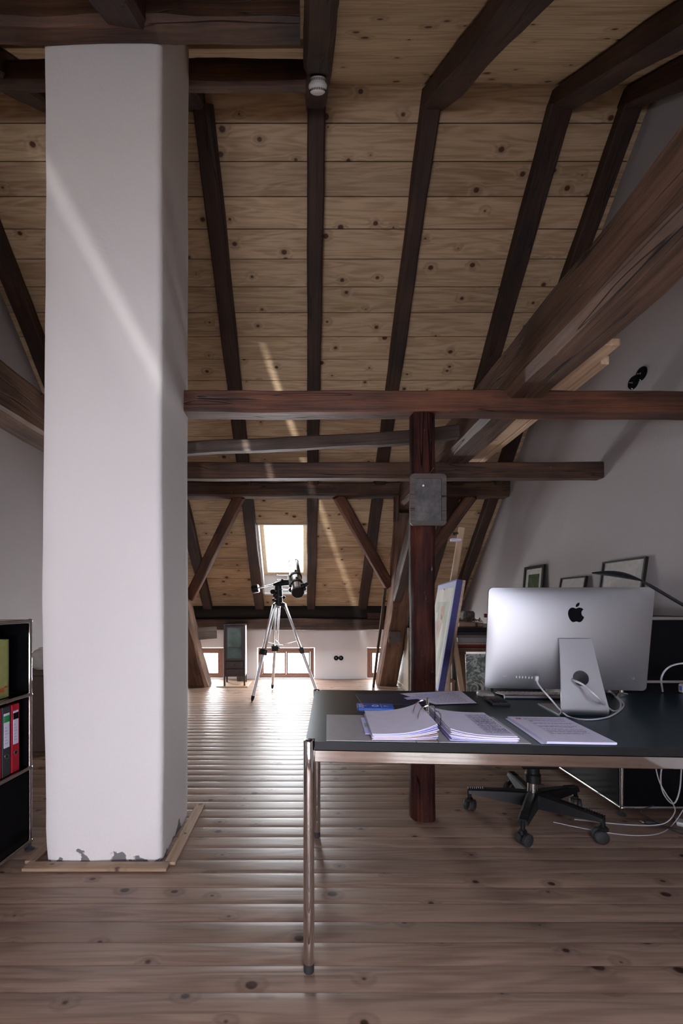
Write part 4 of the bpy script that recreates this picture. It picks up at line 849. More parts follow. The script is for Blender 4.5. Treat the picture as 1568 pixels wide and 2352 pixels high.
# ------------------------------------------------------------------ tube frame cabinets
def haller(t, W_, H_rows, Dp, front_open, m_panel=M['blackgloss'], back=True):
    """W_ along x, Dp along y, rows bottom to top; local front at y=0. Each tube, ball and panel its own part"""
    z0 = .04; zs = [z0]
    for h in H_rows: zs.append(zs[-1] + h)
    r = .0095; tb = []
    for x in (0, W_):
        for y_ in (0, Dp):
            MB().cyl((x, y_, z0), (x, y_, zs[-1]), r, n=16).build('tube', M['chrome'], t)
            f_ = MB().lathe([(0, 0), (.021, 0), (.022, .006), (.012, .013), (.006, .016), (.006, .035), (0, .035)], 20).build('levelling_foot', M['rubber'], t); f_.location = (x, y_, 0)
    for z in zs:
        for a, b in (((0, 0, z), (W_, 0, z)), ((0, Dp, z), (W_, Dp, z)), ((0, 0, z), (0, Dp, z)), ((W_, 0, z), (W_, Dp, z))): MB().cyl(a, b, r, n=14).build('tube', M['chrome'], t)
        for x in (0, W_):
            for y_ in (0, Dp): MB().sphere((x, y_, z), .0128, 12).build('ball_joint', M['chrome'], t)
        MB().box((.006, .006, z - .003), (W_ - .006, Dp - .006, z + .003)).build('shelf_panel', m_panel, t)
    for i, h in enumerate(H_rows):
        a, b = zs[i] + .008, zs[i + 1] - .008
        for x in (0, W_): MB().box((x - .003, .008, a), (x + .003, Dp - .008, b), .001).build('side_panel', m_panel, t)
        MB().box((.008, Dp - .003, a), (W_ - .008, Dp + .003, b), .001).build('back_panel', m_panel, t)
        if not front_open[i]:
            p = MB().box((.012, -.006, a + .003), (W_ - .012, .006, b - .003), .002).build('door', m_panel, t)
            MB().lathe([(0, 0), (.008, 0), (.008, .006), (.006, .008), (0, .008)], 16, m=Matrix.Translation((W_ / 2, -.006, b - .05)) @ Matrix.Rotation(R(90), 4, 'X')).build('door_knob', M['chrome'], p)
cb = thing('black_sideboard', 'black panelled sideboard with chrome tubes along the right wall behind the desk', 'cabinet', (1.750, 2.42 + 1.55, 0), R(-90))
haller(cb, 1.55, (.35, .35, .35), .56, (False, False, False))
sh = thing('open_shelf_unit', 'black shelf unit with chrome tubes and binders at the left edge', 'shelf', (-1.325, 2.075 - .75, 0), R(90 + -4.0))
# local x runs away from the camera, local y runs to the left wall
sh.rotation_euler = (0, 0, R(90 - 4.0)); sh.location = (-1.325 - .75 * math.sin(R(4)), 2.085 - .75 * math.cos(R(4)), 0)
haller(sh, .75, (.35, .35, .35), .36, (False, True, True))
def on_shelf(px, back, z):    # px: distance from the far end tube, back: distance behind the front plane
    v = Matrix.Rotation(R(86), 4, 'Z') @ Vector((.75 - px, back, 0)); return Vector((sh.location.x + v.x, sh.location.y + v.y, z))
def binder(px, wd, m, label, lab2):
    t = thing('lever_arch_file', label, 'binder', on_shelf(px, .02, .395), R(86), 'lever arch files in the shelf unit')
    MB().box((-wd / 2, 0, 0), (wd / 2, .28, .315), .003).build('binder_cover', m, t)
    MB().box((-wd / 2 + .009, -.0012, .13), (wd / 2 - .009, .0005, .285), .0003).build('spine_label', M['paper'], t)
    if lab2: MB().box((-wd / 2 + .009, -.0018, .245), (wd / 2 - .009, .0002, .275), .0003).build('label_band', lab2, t)
    ln = MB()
    for k_ in range(6): ln.box((-wd / 2 + .014, -.0016, .15 + k_ * .014), (wd / 2 - .018 - (k_ % 3) * .004, -.001, .1515 + k_ * .014))
    ln.build('label_text', M['ink'], t, kind='stuff')
    ringprism([(.011 * math.cos(a * .314), .011 * math.sin(a * .314)) for a in range(20)], [(.008 * math.cos(a * .314), .008 * math.sin(a * .314)) for a in range(20)], -.002, .001, YZ).build('finger_ring', M['chrome'], t).location = (0, 0, .09)
    MB().prism([(.008 * math.cos(a * .314), .008 * math.sin(a * .314)) for a in range(20)], -.0006, .001, YZ).build('finger_hole', M['dark'], t).location = (0, 0, .09)
binder(.066, .050, M['red'], 'red lever arch file with white label, rightmost in the shelf', M['blackgloss'])
binder(.122, .052, M['darkgrey'], 'dark grey lever arch file with green band on its label', M['green'])
binder(.184, .060, M['red'], 'red lever arch file left of the dark grey one', None)
for i_, px in enumerate((.25,)): binder(px, .062, M['darkgrey'], 'dark file at the very left edge of the shelf row', None)
yf = thing('folder', 'yellow green folder with an orange mark standing in the top shelf bay', 'folder', on_shelf(.075, .05, .745), R(86 + 0))
MB().box((-.006, 0, 0), (.006, .22, .265), .001, m=Matrix.Rotation(R(8), 4, 'Z')).build('folder_body', M['olive'], yf)
MB().box((-.11, -.004, 0), (-.008, .0, .262), .001).build('folder_front', M['olive'], yf); MB().box((-.06, -.0055, .028), (-.03, -.0045, .048)).build('orange_mark', M['orange'], yf); MB().box((-.028, -.0055, .045), (-.012, -.0045, .053)).build('red_mark', M['redlogo'], yf)
gp = MB().box((-.05, 0, 0), (.03, .24, .285), .001).build('paper_bundle', M['greyboard']); gp.location = on_shelf(.12, .10, .745); gp.rotation_euler = (0, 0, R(86)); tag(gp, 'upright grey paper bundle behind the yellow green folder', 'papers')
bo = thing('black_speaker', 'black tapered device on top of the shelf unit at the left edge', 'speaker', on_shelf(.215, .07, 1.10), R(86))
MB().lathe([(0, 0), (.055, 0), (.058, .01), (.045, .12), (.035, .14), (0, .145)]).build('speaker_body', M['black'], bo)
# brown chest and pale round vase by the left wall
ch = thing('cloth_chest', 'brown cloth covered chest by the left wall, seen beside the chimney', 'chest', (-2.30, 3.62, 0))
MB().box((-.28, -.19, .0), (.34, .19, .60), .008).build('chest_body', M['brown'], ch); MB().box((-.285, -.195, .60), (.345, .195, .645), .008).build('chest_lid', M['brown'], ch)
vz = MB().lathe([(0, 0), (.05, 0), (.075, .02), (.092, .055), (.095, .09), (.085, .13), (.06, .155), (.035, .165), (.033, .175), (.030, .165), (0, .16)]).build('round_vase', M['mat_']); vz.location = (-2.115, 3.50, .645); tag(vz, 'pale round vase on the brown chest beside the chimney', 'vase')

# ------------------------------------------------------------------ office chair
oc = thing('office_chair', 'black office chair with five castors behind the desk', 'chair', (1.235, 2.38, 0), R(0))
tips = [(-.39, -.405 + 2.465), (.185, -.20), (-.21, -.245), (.31, .075), (.045, .33)]
angs = [math.atan2(2.475 - 2.38, .90 - 1.235), math.atan2(2.16 - 2.38, 1.44 - 1.235), math.atan2(2.13 - 2.38, 1.06 - 1.235), math.atan2(2.50 - 2.38, 1.55 - 1.235), math.atan2(2.70 - 2.38, 1.27 - 1.235)]
MB().lathe([(0, .055), (.026, .055), (.030, .09), (.045, .105), (.045, .145), (.033, .15), (0, .15)]).build('hub', M['black'], oc)
for a in angs:
    Rm = Matrix.Rotation(a, 4, 'Z'); mb = MB(); vs = []; n = 10
    for i in range(n + 1):
        t = i / n; x = .02 + .31 * t; hw_ = .033 - .008 * t; top_ = .150 - .018 * t ** 1.6 - .004 * t; bot_ = .072 + .034 * t
        for y_, z in ((-hw_, bot_), (hw_, bot_), (hw_ * .85, top_ - .006), (hw_ * .5, top_), (-hw_ * .5, top_), (-hw_ * .85, top_ - .006)): vs.append(Rm @ Vector((x, y_, z)))
    fs = [(i * 6 + k_, i * 6 + (k_ + 1) % 6, (i + 1) * 6 + (k_ + 1) % 6, (i + 1) * 6 + k_) for i in range(n) for k_ in range(6)] + [tuple(range(6))[::-1], tuple(n * 6 + k_ for k_ in range(6))]
    mb.add(vs, fs); ar = mb.build('base_arm', M['black'], oc)
    rb = MB()
    for i in range(8): x = .25 + i * .011; tz = .150 - .018 * ((x - .02) / .31) ** 1.6 - .004 * ((x - .02) / .31); rb.box((x, -.017, tz - .004), (x + .006, .017, tz + .0035), .002, m=Rm)
    rb.build('ribbed_cap', M['black'], ar, kind='stuff')
    cs = bpy.data.objects.new('castor', MB().cyl((0, 0, .045), (0, 0, .10), .009).box((-.016, -.013, .045), (.020, .013, .066), .006).mesh('castor', M['black'])); C.objects.link(cs); cs.parent = oc; cs.location = Rm @ Vector((.325, 0, 0)); cs.scale = (1.2, 1.2, 1.2); cs.rotation_euler = (0, 0, a + 1.3 * math.sin(a * 7))
    for sg in (-1, 1): MB().lathe([(0, .0), (.020, .0), (.0265, .003), (.0265, .014), (.020, .018), (0, .018)], 20, m=Matrix.Translation((-.01, sg * .007 if sg > 0 else -.007, .0265)) @ Matrix.Rotation(R(-90 * sg), 4, 'X')).build('castor_wheel', M['rubber'], cs)
MB().cyl((0, 0, .135), (0, 0, .215), .027).build('gas_column', M['chrome'], oc); MB().lathe([(.030, .198), (.040, .202), (.040, .245), (.034, .252), (.034, .31)]).build('column_sleeve', M['black'], oc)
MB().box((-.10, -.09, .30), (.10, .12, .335), .01).build('tilt_mechanism', M['black'], oc)
def cushion(x0, x1, y0, y1, z0, z1, nm, rot=Matrix.Identity(4)):
    mb = MB(); pts = rrect(1, 1, .22, 5); n = len(pts); vs = []; lv = [(.80, 0), (.95, .15), (1, .5), (.95, .85), (.80, 1), (.3, 1.03)]
    for s_, t in lv:
        for (x, y_) in pts: vs.append(rot @ Vector(((x0 + x1) / 2 + x * (x1 - x0) * s_, (y0 + y1) / 2 + y_ * (y1 - y0) * s_, z0 + (z1 - z0) * t)))
    fs = [(i * n + k_, i * n + (k_ + 1) % n, (i + 1) * n + (k_ + 1) % n, (i + 1) * n + k_) for i in range(len(lv) - 1) for k_ in range(n)] + [tuple(range(n))[::-1], tuple((len(lv) - 1) * n + k_ for k_ in range(n))]
    mb.add(vs, fs, True); return mb.build(nm, M['black'], oc)
cushion(-.20, .24, -.12, .34, .335, .40, 'seat'); cushion(-.13, .21, 0, .40, 0, .05, 'backrest', Matrix.Translation((.06, .40, .44)) @ Matrix.Rotation(R(90), 4, 'X'))
MB().tube(smoothpath([(0, .05, .315), (.01, .28, .32), (.02, .40, .40), (.03, .41, .60)]), .014).build('back_support', M['black'], oc)
MB().tube([(.09, -.03, .318), (.20, -.06, .305), (.215, -.065, .31)], .005).build('lever', M['steel'], oc)

# cables on the floor and hanging at the right
cablething('hanging_cable', 'white cable looping down below the right end of the desk', [PX(1500, 1735, 2.2), PX(1512, 1790, 2.2), PX(1530, 1825, 2.2), PX(1545, 1846, 2.2), PX(1548, 1868, 2.25), (1.86, 2.28, .02), (1.70, 2.30, .006), (1.45, 2.36, .005)], .0028, M['cable'])
cablething('hanging_cable', 'white cable hanging in a narrow loop at the right edge', [PX(1526, 1735, 2.25), PX(1517, 1780, 2.25), PX(1522, 1820, 2.25), PX(1545, 1846, 2.25), PX(1560, 1815, 2.25), PX(1566, 1735, 2.25)], .0034, M['cable'])
cablething('floor_cable', 'white cable lying on the floor under the desk right end', [PX(1575, 1850, 2.3), PX(1545, 1893, 2.3), (1.78, 2.21, .006), (1.62, 2.20, .005), (1.45, 2.26, .005), (1.32, 2.33, .005)], .0022, M['cable'])
pc_ = cablething('power_plug', 'black power cord with a two pin plug lying on the floor', [PX(1502, 1894, 2.31) * 1, (1.95, 2.235, .012), (2.05, 2.26, .006), (2.2, 2.24, .006)], .0035, M['rubber'])
for o_ in (pc_,):
    p0 = Vector((1.845, 2.305, .012)); MB().tube([p0, p0 + Vector((-.03, .008, .0)), p0 + Vector((-.045, .012, 0))], .012, 10, rr=[.006, .013, .011]).build('plug_body', M['rubber'], o_)
    for q_ in (-.006, .006): MB().cyl(p0 + Vector((-.045, .012 + q_, 0)), p0 + Vector((-.066, .018 + q_, 0)), .0022, n=8).build('plug_pin', M['steel'], o_)
cablething('floor_cable', 'thin black cable coiled on the floor at the right edge', [PX(1500, 1850, 2.33), (1.83, 2.38, .03), (1.90, 2.22, .005), (2.04, 2.14, .005), (2.12, 2.30, .01), (2.10, 2.40, .005)], .003, M['rubber'])
lb_ = MB().box((-.06, -.03, 0), (.06, .03, .022), .003).build('power_strip', M['mat_']); lb_.location = (2.02, 2.29, 0); lb_.rotation_euler = (0, 0, R(-35)); tag(lb_, 'pale power strip on the floor at the right edge', 'power strip')

# ------------------------------------------------------------------ telescope on its tripod
te = thing('reflector_telescope', 'silver reflector telescope on an aluminium tripod in front of the skylight', 'telescope', (0, 0, 0))
hub = Vector((-.350, 5.50, EYE - .015)); feet = [Vector((-.652, 5.17, 0)), Vector((-.468, 5.93, 0)), Vector((.150, 5.48, 0))]
MB().lathe([(0, -.03), (.045, -.03), (.055, -.02), (.055, .01), (.035, .02), (0, .02)], m=Matrix.Translation(hub)).build('tripod_head', M['black'], te)
for f in feet:
    out = (f - hub); out.z = 0; out.normalize(); top_ = hub + out * .075 + Vector((0, 0, -.01)); d_ = (f - top_); sd_ = out.cross(Vector((0, 0, 1)))
    mid = top_ + d_ * .50; lg = MB()
    for sg in (-1, 1): lg.tube([top_ + sd_ * .023 * sg, mid + sd_ * .023 * sg], .0145, 8)
    l_ = lg.build('leg', M['legalu'], te); MB().tube([top_ + d_ * .46, top_ + d_ * .955], .019, 10).build('leg_tube', M['legalu'], l_)
    MB().box((-.046, -.028, -.036), (.046, .028, .036), .006, m=axes(mid, f, out) @ Matrix.Rotation(R(90), 4, 'Y') @ Matrix.Rotation(R(90), 4, 'Z')).build('leg_clamp', M['black'], l_)
    MB().tube([mid + sd_ * .03, mid + sd_ * .065], .008, 8, rr=[.005, .012]).build('clamp_knob', M['black'], l_)
    MB().tube([top_ + d_ * .94, top_ + d_ * .975, f + Vector((0, 0, .001))], .01, 10, rr=[.022, .019, .004]).build('spike_foot', M['black'], l_)
    MB().tube([hub + out * .03, top_ + d_ * .015], .032, 10).build('leg_bracket', M['black'], l_)
    MB().tube([top_ + d_ * .40 - out * .01, hub + Vector((.02, 0, -.52)) + out * .03], .005, 8).build('spreader_bar', M['steel'], l_)
MB().lathe([(0, 0), (.035, 0), (.035, .006), (0, .006)], m=Matrix.Translation(hub + Vector((.02, 0, -.525)))).build('spreader_plate', M['steel'], te)
neck = hub + Vector((-.005, .0, .0)); MB().tube([neck, neck + Vector((0, 0, .10)), neck + Vector((0, -.01, .22)), neck + Vector((0, -.02, .27))], .04, 14, rr=[.050, .053, .046, .044]).build('mount_column', M['black'], te)
sad = PX(668, 1338, 5.42); MB().tube([PX(628, 1343, 5.47), PX(640, 1341, 5.45), PX(655, 1338, 5.43), sad], .03, 14, rr=[.016, .032, .042, .040]).build('declination_axis', M['black'], te)
cwa, cwb = PX(630, 1342, 5.47), PX(577, 1354, 5.50); MB().tube([cwa, cwb], .009, 8).build('counterweight_shaft', M['steel'], te)
c0, c1_ = PX(579, 1354, 5.50), PX(594, 1351, 5.49); MB().tube([c0, c0.lerp(c1_, .12), c0.lerp(c1_, .88), c1_], .045, 20, rr=[.048, .054, .054, .048]).build('counterweight', M['black'], te)
for (x, y_) in ((626, 1359), (668, 1355), (630, 1368), (628, 1378), (652, 1372), (648, 1333)):
    MB().sphere(PX(x, y_, 5.42), (.032 if x in (626, 668) else .020), 10, (1, 1, 1.1)).build('control_knob', M['black'], te); MB().tube([PX(x, y_, 5.42), PX(637, y_ - 2, 5.46)], .006, 8).build('knob_shaft', M['steel'], te)
t0, t1 = PX(674, 1294, 5.62), PX(684, 1362, 5.10); ax = (t1 - t0).normalized()
MB().tube([t0, t0 + ax * .02, t1 - ax * .02], .070, 28).build('optical_tube', M['tubesteel'], te, label='mirror bright silver tube')
MB().tube([t0 + ax * -.012, t0 + ax * .006], .074, 28).build('tube_rim', M['steel'], te)
MB().tube([t1 - ax * .03, t1, t1 + ax * .008], .066, 28, rr=[.076, .076, .069]).build('tube_cap', M['black'], te)
for f in (.50, .74):
    c = t0.lerp(t1, f); MB().tube([c - ax * .014, c + ax * .014], .079, 28).build('tube_ring', M['black'], te)
    MB().sphere(c + Vector((0, -.02, .082)), .014, 8).build('ring_screw', M['black'], te)
MB().box((-.11, -.02, -.018), (.11, .02, .018), .004, m=axes(t0.lerp(t1, .47) + Vector((-.075, 0, 0)), t1 + Vector((-.075, 0, 0)), (1, 0, 0)) @ Matrix.Translation((.1, 0, 0))).build('dovetail_bar', M['black'], te)
ef = t0.lerp(t1, .86); MB().tube([ef + Vector((.03, 0, .01)), ef + Vector((.085, -.02, .035)), ef + Vector((.088, -.02, .036)), ef + Vector((.13, -.03, .062))], .02, 14, rr=[.042, .036, .026, .022]).build('focuser', M['black'], te); MB().tube([ef + Vector((.075, -.05, .0)), ef + Vector((.10, -.05, -.02))], .016, 10).build('focus_wheel', M['black'], te)

# ------------------------------------------------------------------ old cabinet by the wall
oldc = thing('old_cabinet', 'narrow old brown cabinet with green panes standing by the low wall', 'cabinet', (-1.02, 6.25, .012), R(4))
MB().box((-.14, -.14, .14), (.12, -.13, .84), .002).build('side_frame', M['stove'], oldc); MB().box((-.15, -.15, .13), (.15, .15, .155), .002).build('bottom_panel', M['stove'], oldc)
for sx in (-1, 1):
    for sy in (-1, 1): MB().box((sx * .15 - .012 * (sx > 0) * 2 + .0, sy * .15 - .012, 0), (sx * .15 + .024 * (sx < 0), sy * .15 + .012, .86), .002).build('leg', M['stove'], oldc)
MB().box((-.155, -.16, .845), (.155, .16, .865), .003).build('top_panel', M['stove'], oldc)
MB().box((-.14, .14, .14), (.14, .15, .85), .002).build('back_panel', M['stove'], oldc); MB().box((-.150, -.14, .14), (-.142, .14, .85), .002).build('side_panel', M['whiteplastic'], oldc)
MB().box((.142, -.14, .14), (.150, .14, .85), .002).build('side_panel', M['whiteplastic'], oldc, label='whitish side panel facing the window')
dr = ringprism([(-.125, -.24), (.125, -.24), (.125, .24), (-.125, .24)], [(-.100, -.215), (.100, -.215), (.100, .215), (-.100, .215)], -.165, -.150).build('glazed_door', M['stove'], oldc); dr.location = (0, 0, .60)
MB().box((-.1, -.160, -.215), (.1, -.156, -.06)).build('pane', M['greenpane'], dr); MB().box((-.1, -.160, -.055), (.1, -.156, .215)).build('pane', M['greenpane'], dr); MB().box((-.1, -.163, -.060), (.1, -.155, -.054)).build('glazing_bar', M['stove'], dr)
for z0, z1 in ((.245, .345), (.15, .235)):
    d_ = MB().box((-.122, -.160, z0), (.122, -.14, z1), .003).build('drawer', M['stove'], oldc); MB().box((-.09, -.163, z0 + .018), (.09, -.159, z1 - .018), .002).build('drawer_field', M['stove'], d_); MB().sphere((0 if z0 > .2 else .08, -.168, (z0 + z1) / 2), .009, 8).build('drawer_knob', M['black'], d_)
bbb = MB().box((-.24, -.19, 0), (.20, .22, .012), .002).build('base_board', M['trimpine']); bbb.location = (-1.02, 6.25, 0.001); bbb.rotation_euler = (0, 0, R(0)); tag(bbb, 'thin pale board on the floor under the old cabinet', 'board')
bx = MB().box((-.06, -.03, 0), (.06, .03, .10), .004).build('small_box', M['stone']); bx.location = (-.98, 6.50, .0); tag(bx, 'small grey box standing behind the old cabinet legs', 'box')

# long dark rod leaning at the strut, slats on the plate, framed boards
timber('leaning_pole', 'long thin dark pole leaning against the right leaning strut', 'pole', PX(857, 1579, 6.06), PX(884, 1352, 5.45), .035, .03, M['beam'], up=(0, 1, 0), wob=.003, ch=.005)
for k_ in range(5):
    o = MB().box((-.13, -.02, 0), (.13, .02, .016), .002).build('wooden_stick', M['maroon']); o.location = (1.03 + .006 * (k_ % 2), 6.48, .953 - .015 + k_ * .0175); o.rotation_euler = (0, 0, R(2 * (k_ % 3) - 2)); tag(o, ['lowest dark red stick of the small pile on the wall plate', 'second lowest dark red stick of the pile on the wall plate', 'middle dark red stick of the pile on the wall plate', 'second dark red stick from the top of the wall plate pile', 'topmost dark red stick of the pile on the wall plate'][k_], 'stick', 'pile of dark red sticks on the wall plate')
for i, (x0, y0, m_, w_, hh, lb) in enumerate(((1.335, 6.02, M['linen'], .70, .85, 'large beige framed board leaning left of the varnished post'), (1.40, 5.98, M['frameblack'], .66, .86, 'black framed picture leaning behind the beige board'), (1.46, 5.95, M['frameblack'], .62, .84, 'black framed picture nearest the varnished post in the leaning row'))):
    t = thing('leaning_picture', lb, 'picture', (x0, y0, 0)); t.rotation_euler = (R(0), R(0), R(91)); 
    MB().box((-w_ / 2, -.012, .004), (w_ / 2, .012, hh), .003).build('panel_board', m_, t)
    for a, b in (((-w_ / 2, -.02, .0), (w_ / 2, .02, .05)), ((-w_ / 2, -.02, hh - .05), (w_ / 2, .02, hh)), ((-w_ / 2, -.02, .05), (-w_ / 2 + .05, .02, hh - .05)), ((w_ / 2 - .05, -.02, .05), (w_ / 2, .02, hh - .05))): MB().box(a, b, .003).build('frame_bar', m_, t)
# ------------------------------------------------------------------ easel with painting
BR, TR, TL, BL = Vector((.965, 3.2, .52)), Vector((1.105, 3.2, 1.352)), Vector((1.27, 4.2, 1.352)), Vector((1.13, 4.2, .52))
pa = thing('painting_on_easel', 'canvas painting with a royal blue edge, seen at a steep angle right of the post', 'painting', tuple(BR))
xv = (BL - BR); yv = (TR - BR); nv = xv.cross(yv).normalized(); PW, PH = xv.length, yv.length
mt = Matrix((xv.normalized(), (nv.cross(xv.normalized())), nv)).transposed().to_4x4()
if mt.col[1].z < 0: mt = mt @ Matrix.Scale(-1, 4, (0, 1, 0))
fside = -1 if nv.x < 0 else 1   # nv pointing to -x is the painted side
if nv.x > 0: nv = -nv
def onp(u, v, o=0.0): return (xv * u + yv * v + nv * o)
def psl(u0, u1, v0, v1, o0, o1, name, m_):
    vs = [onp(u, v, o) for u in (u0, u1) for v in (v0, v1) for o in (o0, o1)]
    return MB().add(vs, [(0, 1, 3, 2), (4, 6, 7, 5), (0, 4, 5, 1), (2, 3, 7, 6), (0, 2, 6, 4), (1, 5, 7, 3)]).build(name, m_, pa)
psl(0, 1, 0, 1, -.042, 0, 'canvas_edge', M['royal']); psl(.012, .988, .012, .988, 0, .0015, 'canvas_margin', M['paleblue'])
psl(.05, .95, .05, .93, .0015, .003, 'paper_mount', M['cream']); psl(.16, .90, .10, .80, .003, .004, 'painted_ground', M['sage'])
for (u, v, ru, rv, m_) in ((.42, .70, .10, .07, M['ochre']), (.44, .57, .07, .12, M['rose']), (.62, .48, .12, .14, M['rose']), (.75, .60, .10, .10, M['cream']), (.60, .25, .14, .12, M['rose']), (.8, .3, .09, .12, M['ochre']), (.34, .42, .08, .2, M['cream'])):
    vs = [onp(u + ru * math.cos(a * .314), v + rv * math.sin(a * .314) * (1 + .2 * math.sin(a)), .0045) for a in range(20)]; MB().add(vs, [tuple(range(20))]).build('painted_shape', m_, pa)
psl(.0, .04, -.02, 1.0, -.062, -.043, 'stretcher_bar', M['trimpine'])
ea = thing('wooden_easel', 'wooden studio easel whose mast rises above the blue edged painting', 'easel', (1.12, 3.62, 0))
def ept(x, y, d): return PX(x, y, d) - Vector((1.12, 3.62, 0))
timb = lambda nm, a, b, w_, h: (lambda o: (setattr(o, 'parent', ea), o)[1])(timber(nm, None, None, a, b, w_, h, M['newpine'], up=(0, -1, 0), wob=.001, ch=.004))
eq = Vector((1.12, 3.62, 0)); timb('mast', Vector((1.275, 3.8, 1.35)) - eq, Vector((1.353, 3.8, .654 + EYE)) - eq, .050, .03); timb('mast', Vector((1.155, 3.8, .48)) - eq, Vector((1.276, 3.8, 1.36)) - eq, .05, .03)
for a, b in (((1.10, 3.40, 0), (1.16, 3.60, .95)), ((1.45, 3.9, 0), (1.19, 3.72, 1.30)), ((1.07, 4.1, 0), (1.20, 3.75, 1.15))):
    q_ = Vector((1.12, 3.62, 0)); timb('easel_leg', Vector(a) - q_, Vector(b) - q_, .045, .025)
MB().tube([ept(1049, 1225, 3.78), ept(1043, 1226, 3.70)], .012, 10).build('clamp_knob', M['black'], ea); MB().box((-.06, -.02, -.012), (.03, .02, .012), .005).build('top_clamp', M['paper'], ea).location = ept(1050, 1240, 3.78)
# ------------------------------------------------------------------ trestle table piled with flat things by the right wall
tt = thing('plank_table', 'rough wooden table under the pile of boards beside the right wall', 'table', (1.90, 4.93, 0))
MB().box((-.41, -.48, .677), (.40, .47, .72), .004).build('table_top', M['strut'], tt)
for x, y_ in ((-.38, -.44), (-.38, .42), (.36, -.44), (.36, .42)): timber('leg', None, None, (x, y_, 0), (x, y_, .677), .055, .05, M['greybeam'], up=(0, 1, 0), wob=.003, parent=tt)
for i in range(0): pass
pile = [(.721, .022, M['redpaint'], 'thin red painted board at the bottom of the pile'), (.744, .022, M['palewood'], 'pale framed panel just above the red board'), (.767, .055, M['greyboard'], 'grey cardboard portfolio in the middle of the pile'), (.823, .022, M['linen'], 'beige panel above the grey portfolio'), (.846, .030, M['darkgrey'], 'dark grey portfolio in the upper pile'), (.877, .045, M['frameblack'], 'thick black portfolio on top of the pile')]
for i, (z, t_, m_, lb) in enumerate(pile):
    o = MB().box((-.41, -.45, 0), (.33, .42, t_), .004).build('flat_board', m_); o.location = (1.93 + .01 * (i % 3), 4.93 + .02 * (i % 2), z); o.rotation_euler = (0, 0, R((i % 3 - 1) * 1.2)); tag(o, lb, 'board', 'boards piled on the plank table')
o = MB().box((-.13, -.20, 0), (.13, .20, .045), .004).build('wooden_tray', M['trimpine']); o.location = (1.74, 4.80, .923); tag(o, 'shallow wooden tray on top of the board pile', 'tray')
o = MB().box((-.075, -.05, 0), (.075, .05, .115), .02).build('stone_block', M['stone']); o.location = (1.80, 4.88, .970); o.rotation_euler = (0, 0, R(15)); tag(o, 'rough grey block on the wooden tray', 'block')
tw = MB()
for k_ in range(26):
    a = Vector((1.76 + random.uniform(-.12, .12), 4.68 + random.uniform(-.08, .10), .975)); b = a + Vector((random.uniform(-.12, .12), random.uniform(-.12, .12), random.uniform(.0, .05))); tw.tube(smoothpath([a, (a + b) / 2 + Vector((0, 0, .02)), b], 3), .0028, 5)
tag(tw.build('dry_twigs', M['straw']), 'tangle of dry twigs on the wooden tray', 'twigs', kind='stuff')
ar = thing('abstract_painting', 'unframed green and white abstract painting under the plank table', 'painting', (1.80, 4.36, 0)); ar.rotation_euler = (R(-5), 0, R(-2))
MB().box((-.19, -.012, .0), (.42, .012, .66), .003).build('painted_board', M['abstract'], ar); MB().box((.06, -.055, .0), (.34, -.03, .42), .002).build('pale_strip', M['whiteplastic'], ar)
dk = MB().lathe([(0, -.012), (.155, -.012), (.155, .012), (0, .012)], m=Matrix.Translation((2.17, 6.55, .155)) @ Matrix.Rotation(R(90), 4, 'X') @ Matrix.Rotation(R(0), 4, 'Y')).build('wooden_disc', M['trimpine']); tag(dk, 'round wooden disc leaning on the low wall behind the plank table', 'disc')
lg_ = timber('split_log', 'split log leaning upright left of the abstract painting', 'log', (1.76, 4.95, 0), (1.80, 5.12, .64), .12, .06, M['strut'], up=(0, -1, 0), wob=.014, ch=.02)
st_ = thing('wooden_stool', 'low wooden stool carrying a dark camera, behind the easel', 'stool', (1.33, 4.34, 0))
MB().box((-.12, -.10, .40), (.12, .10, .425), .004).build('seat', M['trimpine'], st_)
for x in (-.10, .10):
    for y_ in (-.08, .08): MB().box((x - .014, y_ - .014, 0), (x + .014, y_ + .014, .40), .002).build('leg', M['trimpine'], st_)
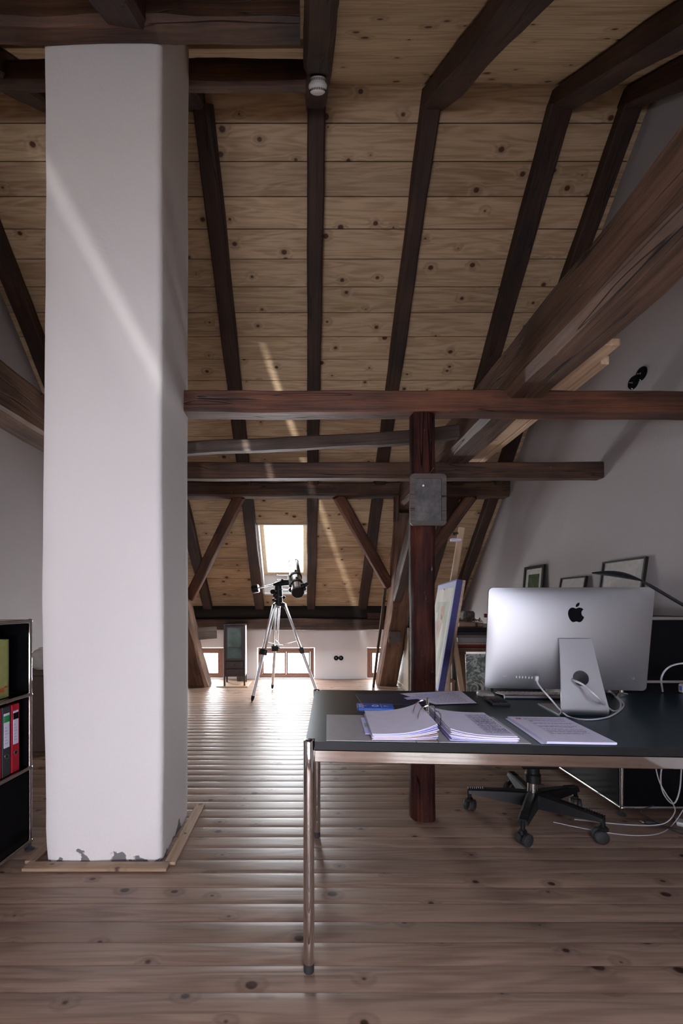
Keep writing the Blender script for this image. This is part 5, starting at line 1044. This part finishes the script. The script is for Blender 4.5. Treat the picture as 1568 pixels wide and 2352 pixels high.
cm = thing('old_camera', 'small dark camera lying on the low stool', 'camera', (1.35, 4.31, .425), R(20)); MB().box((-.055, -.025, 0), (.055, .025, .07), .008).build('camera_body', M['black'], cm); MB().cyl((.0, -.025, .035), (0, -.065, .035), .025).build('lens', M['darkgrey'], cm)
# red handled clamp behind computer at left
rc = thing('red_clamp', 'small red tipped steel clamp on the wall left of the computer', 'clamp', PX(1116, 1412, 4.8)); MB().tube([(0, 0, 0), (.12, 0, 0)], .006, 8).build('clamp_bar', M['steel'], rc); MB().box((-.02, -.01, -.03), (.008, .01, .012), .003).build('clamp_jaw', M['redpaint'], rc)
# ------------------------------------------------------------------ pictures leaning on the right wall
def picture(name, label, d0, d1, ztop, z0, matw, artm, fw=.014, hasart=True):
    # plane close to the wall, leaning on it
    W_ = d1 - d0; H_ = ztop - z0; t = thing(name, label, 'picture', (XR - .075, (d0 + d1) / 2, z0)); t.rotation_euler = (0, math.asin(.055 / H_), 0)
    m = Matrix(((0, 0, 1, 0), (1, 0, 0, 0), (0, 1, 0, 0), (0, 0, 0, 1)))
    outer = [(-W_ / 2, 0), (W_ / 2, 0), (W_ / 2, H_), (-W_ / 2, H_)]; inn = [(-W_ / 2 + fw, fw), (W_ / 2 - fw, fw), (W_ / 2 - fw, H_ - fw), (-W_ / 2 + fw, H_ - fw)]
    ringprism(outer, inn, -.012, .010, m).build('picture_frame', M['frameblack'], t)
    MB().box((-.001, -W_ / 2 + fw, fw), (.006, W_ / 2 - fw, H_ - fw)).build('mat_board', M['mat_'], t)
    if hasart: MB().box((-.002, -W_ / 2 + fw + matw, fw + matw), (.0, W_ / 2 - fw - matw, H_ - fw - matw)).build('print', artm, t)
    MB().box((-.008, -W_ / 2 + fw, fw), (-.0065, W_ / 2 - fw, H_ - fw)).build('glass_pane', M['glass'], t)
picture('framed_picture', 'small dark framed green picture, leftmost of three on the right wall', 4.24, 4.62, .375 + EYE, .88, .055, M['art'], .03)
picture('framed_picture', 'low thin framed picture between the green one and the large one', 3.60, 3.96, .225 + EYE, 1.10, .05, M['mat_'], .012, False)
picture('framed_picture', 'large thin framed picture reflecting the roof, above the computer', 2.965, 3.40, .318 + EYE, 1.10, .10, M['greyboard'], .013, False)
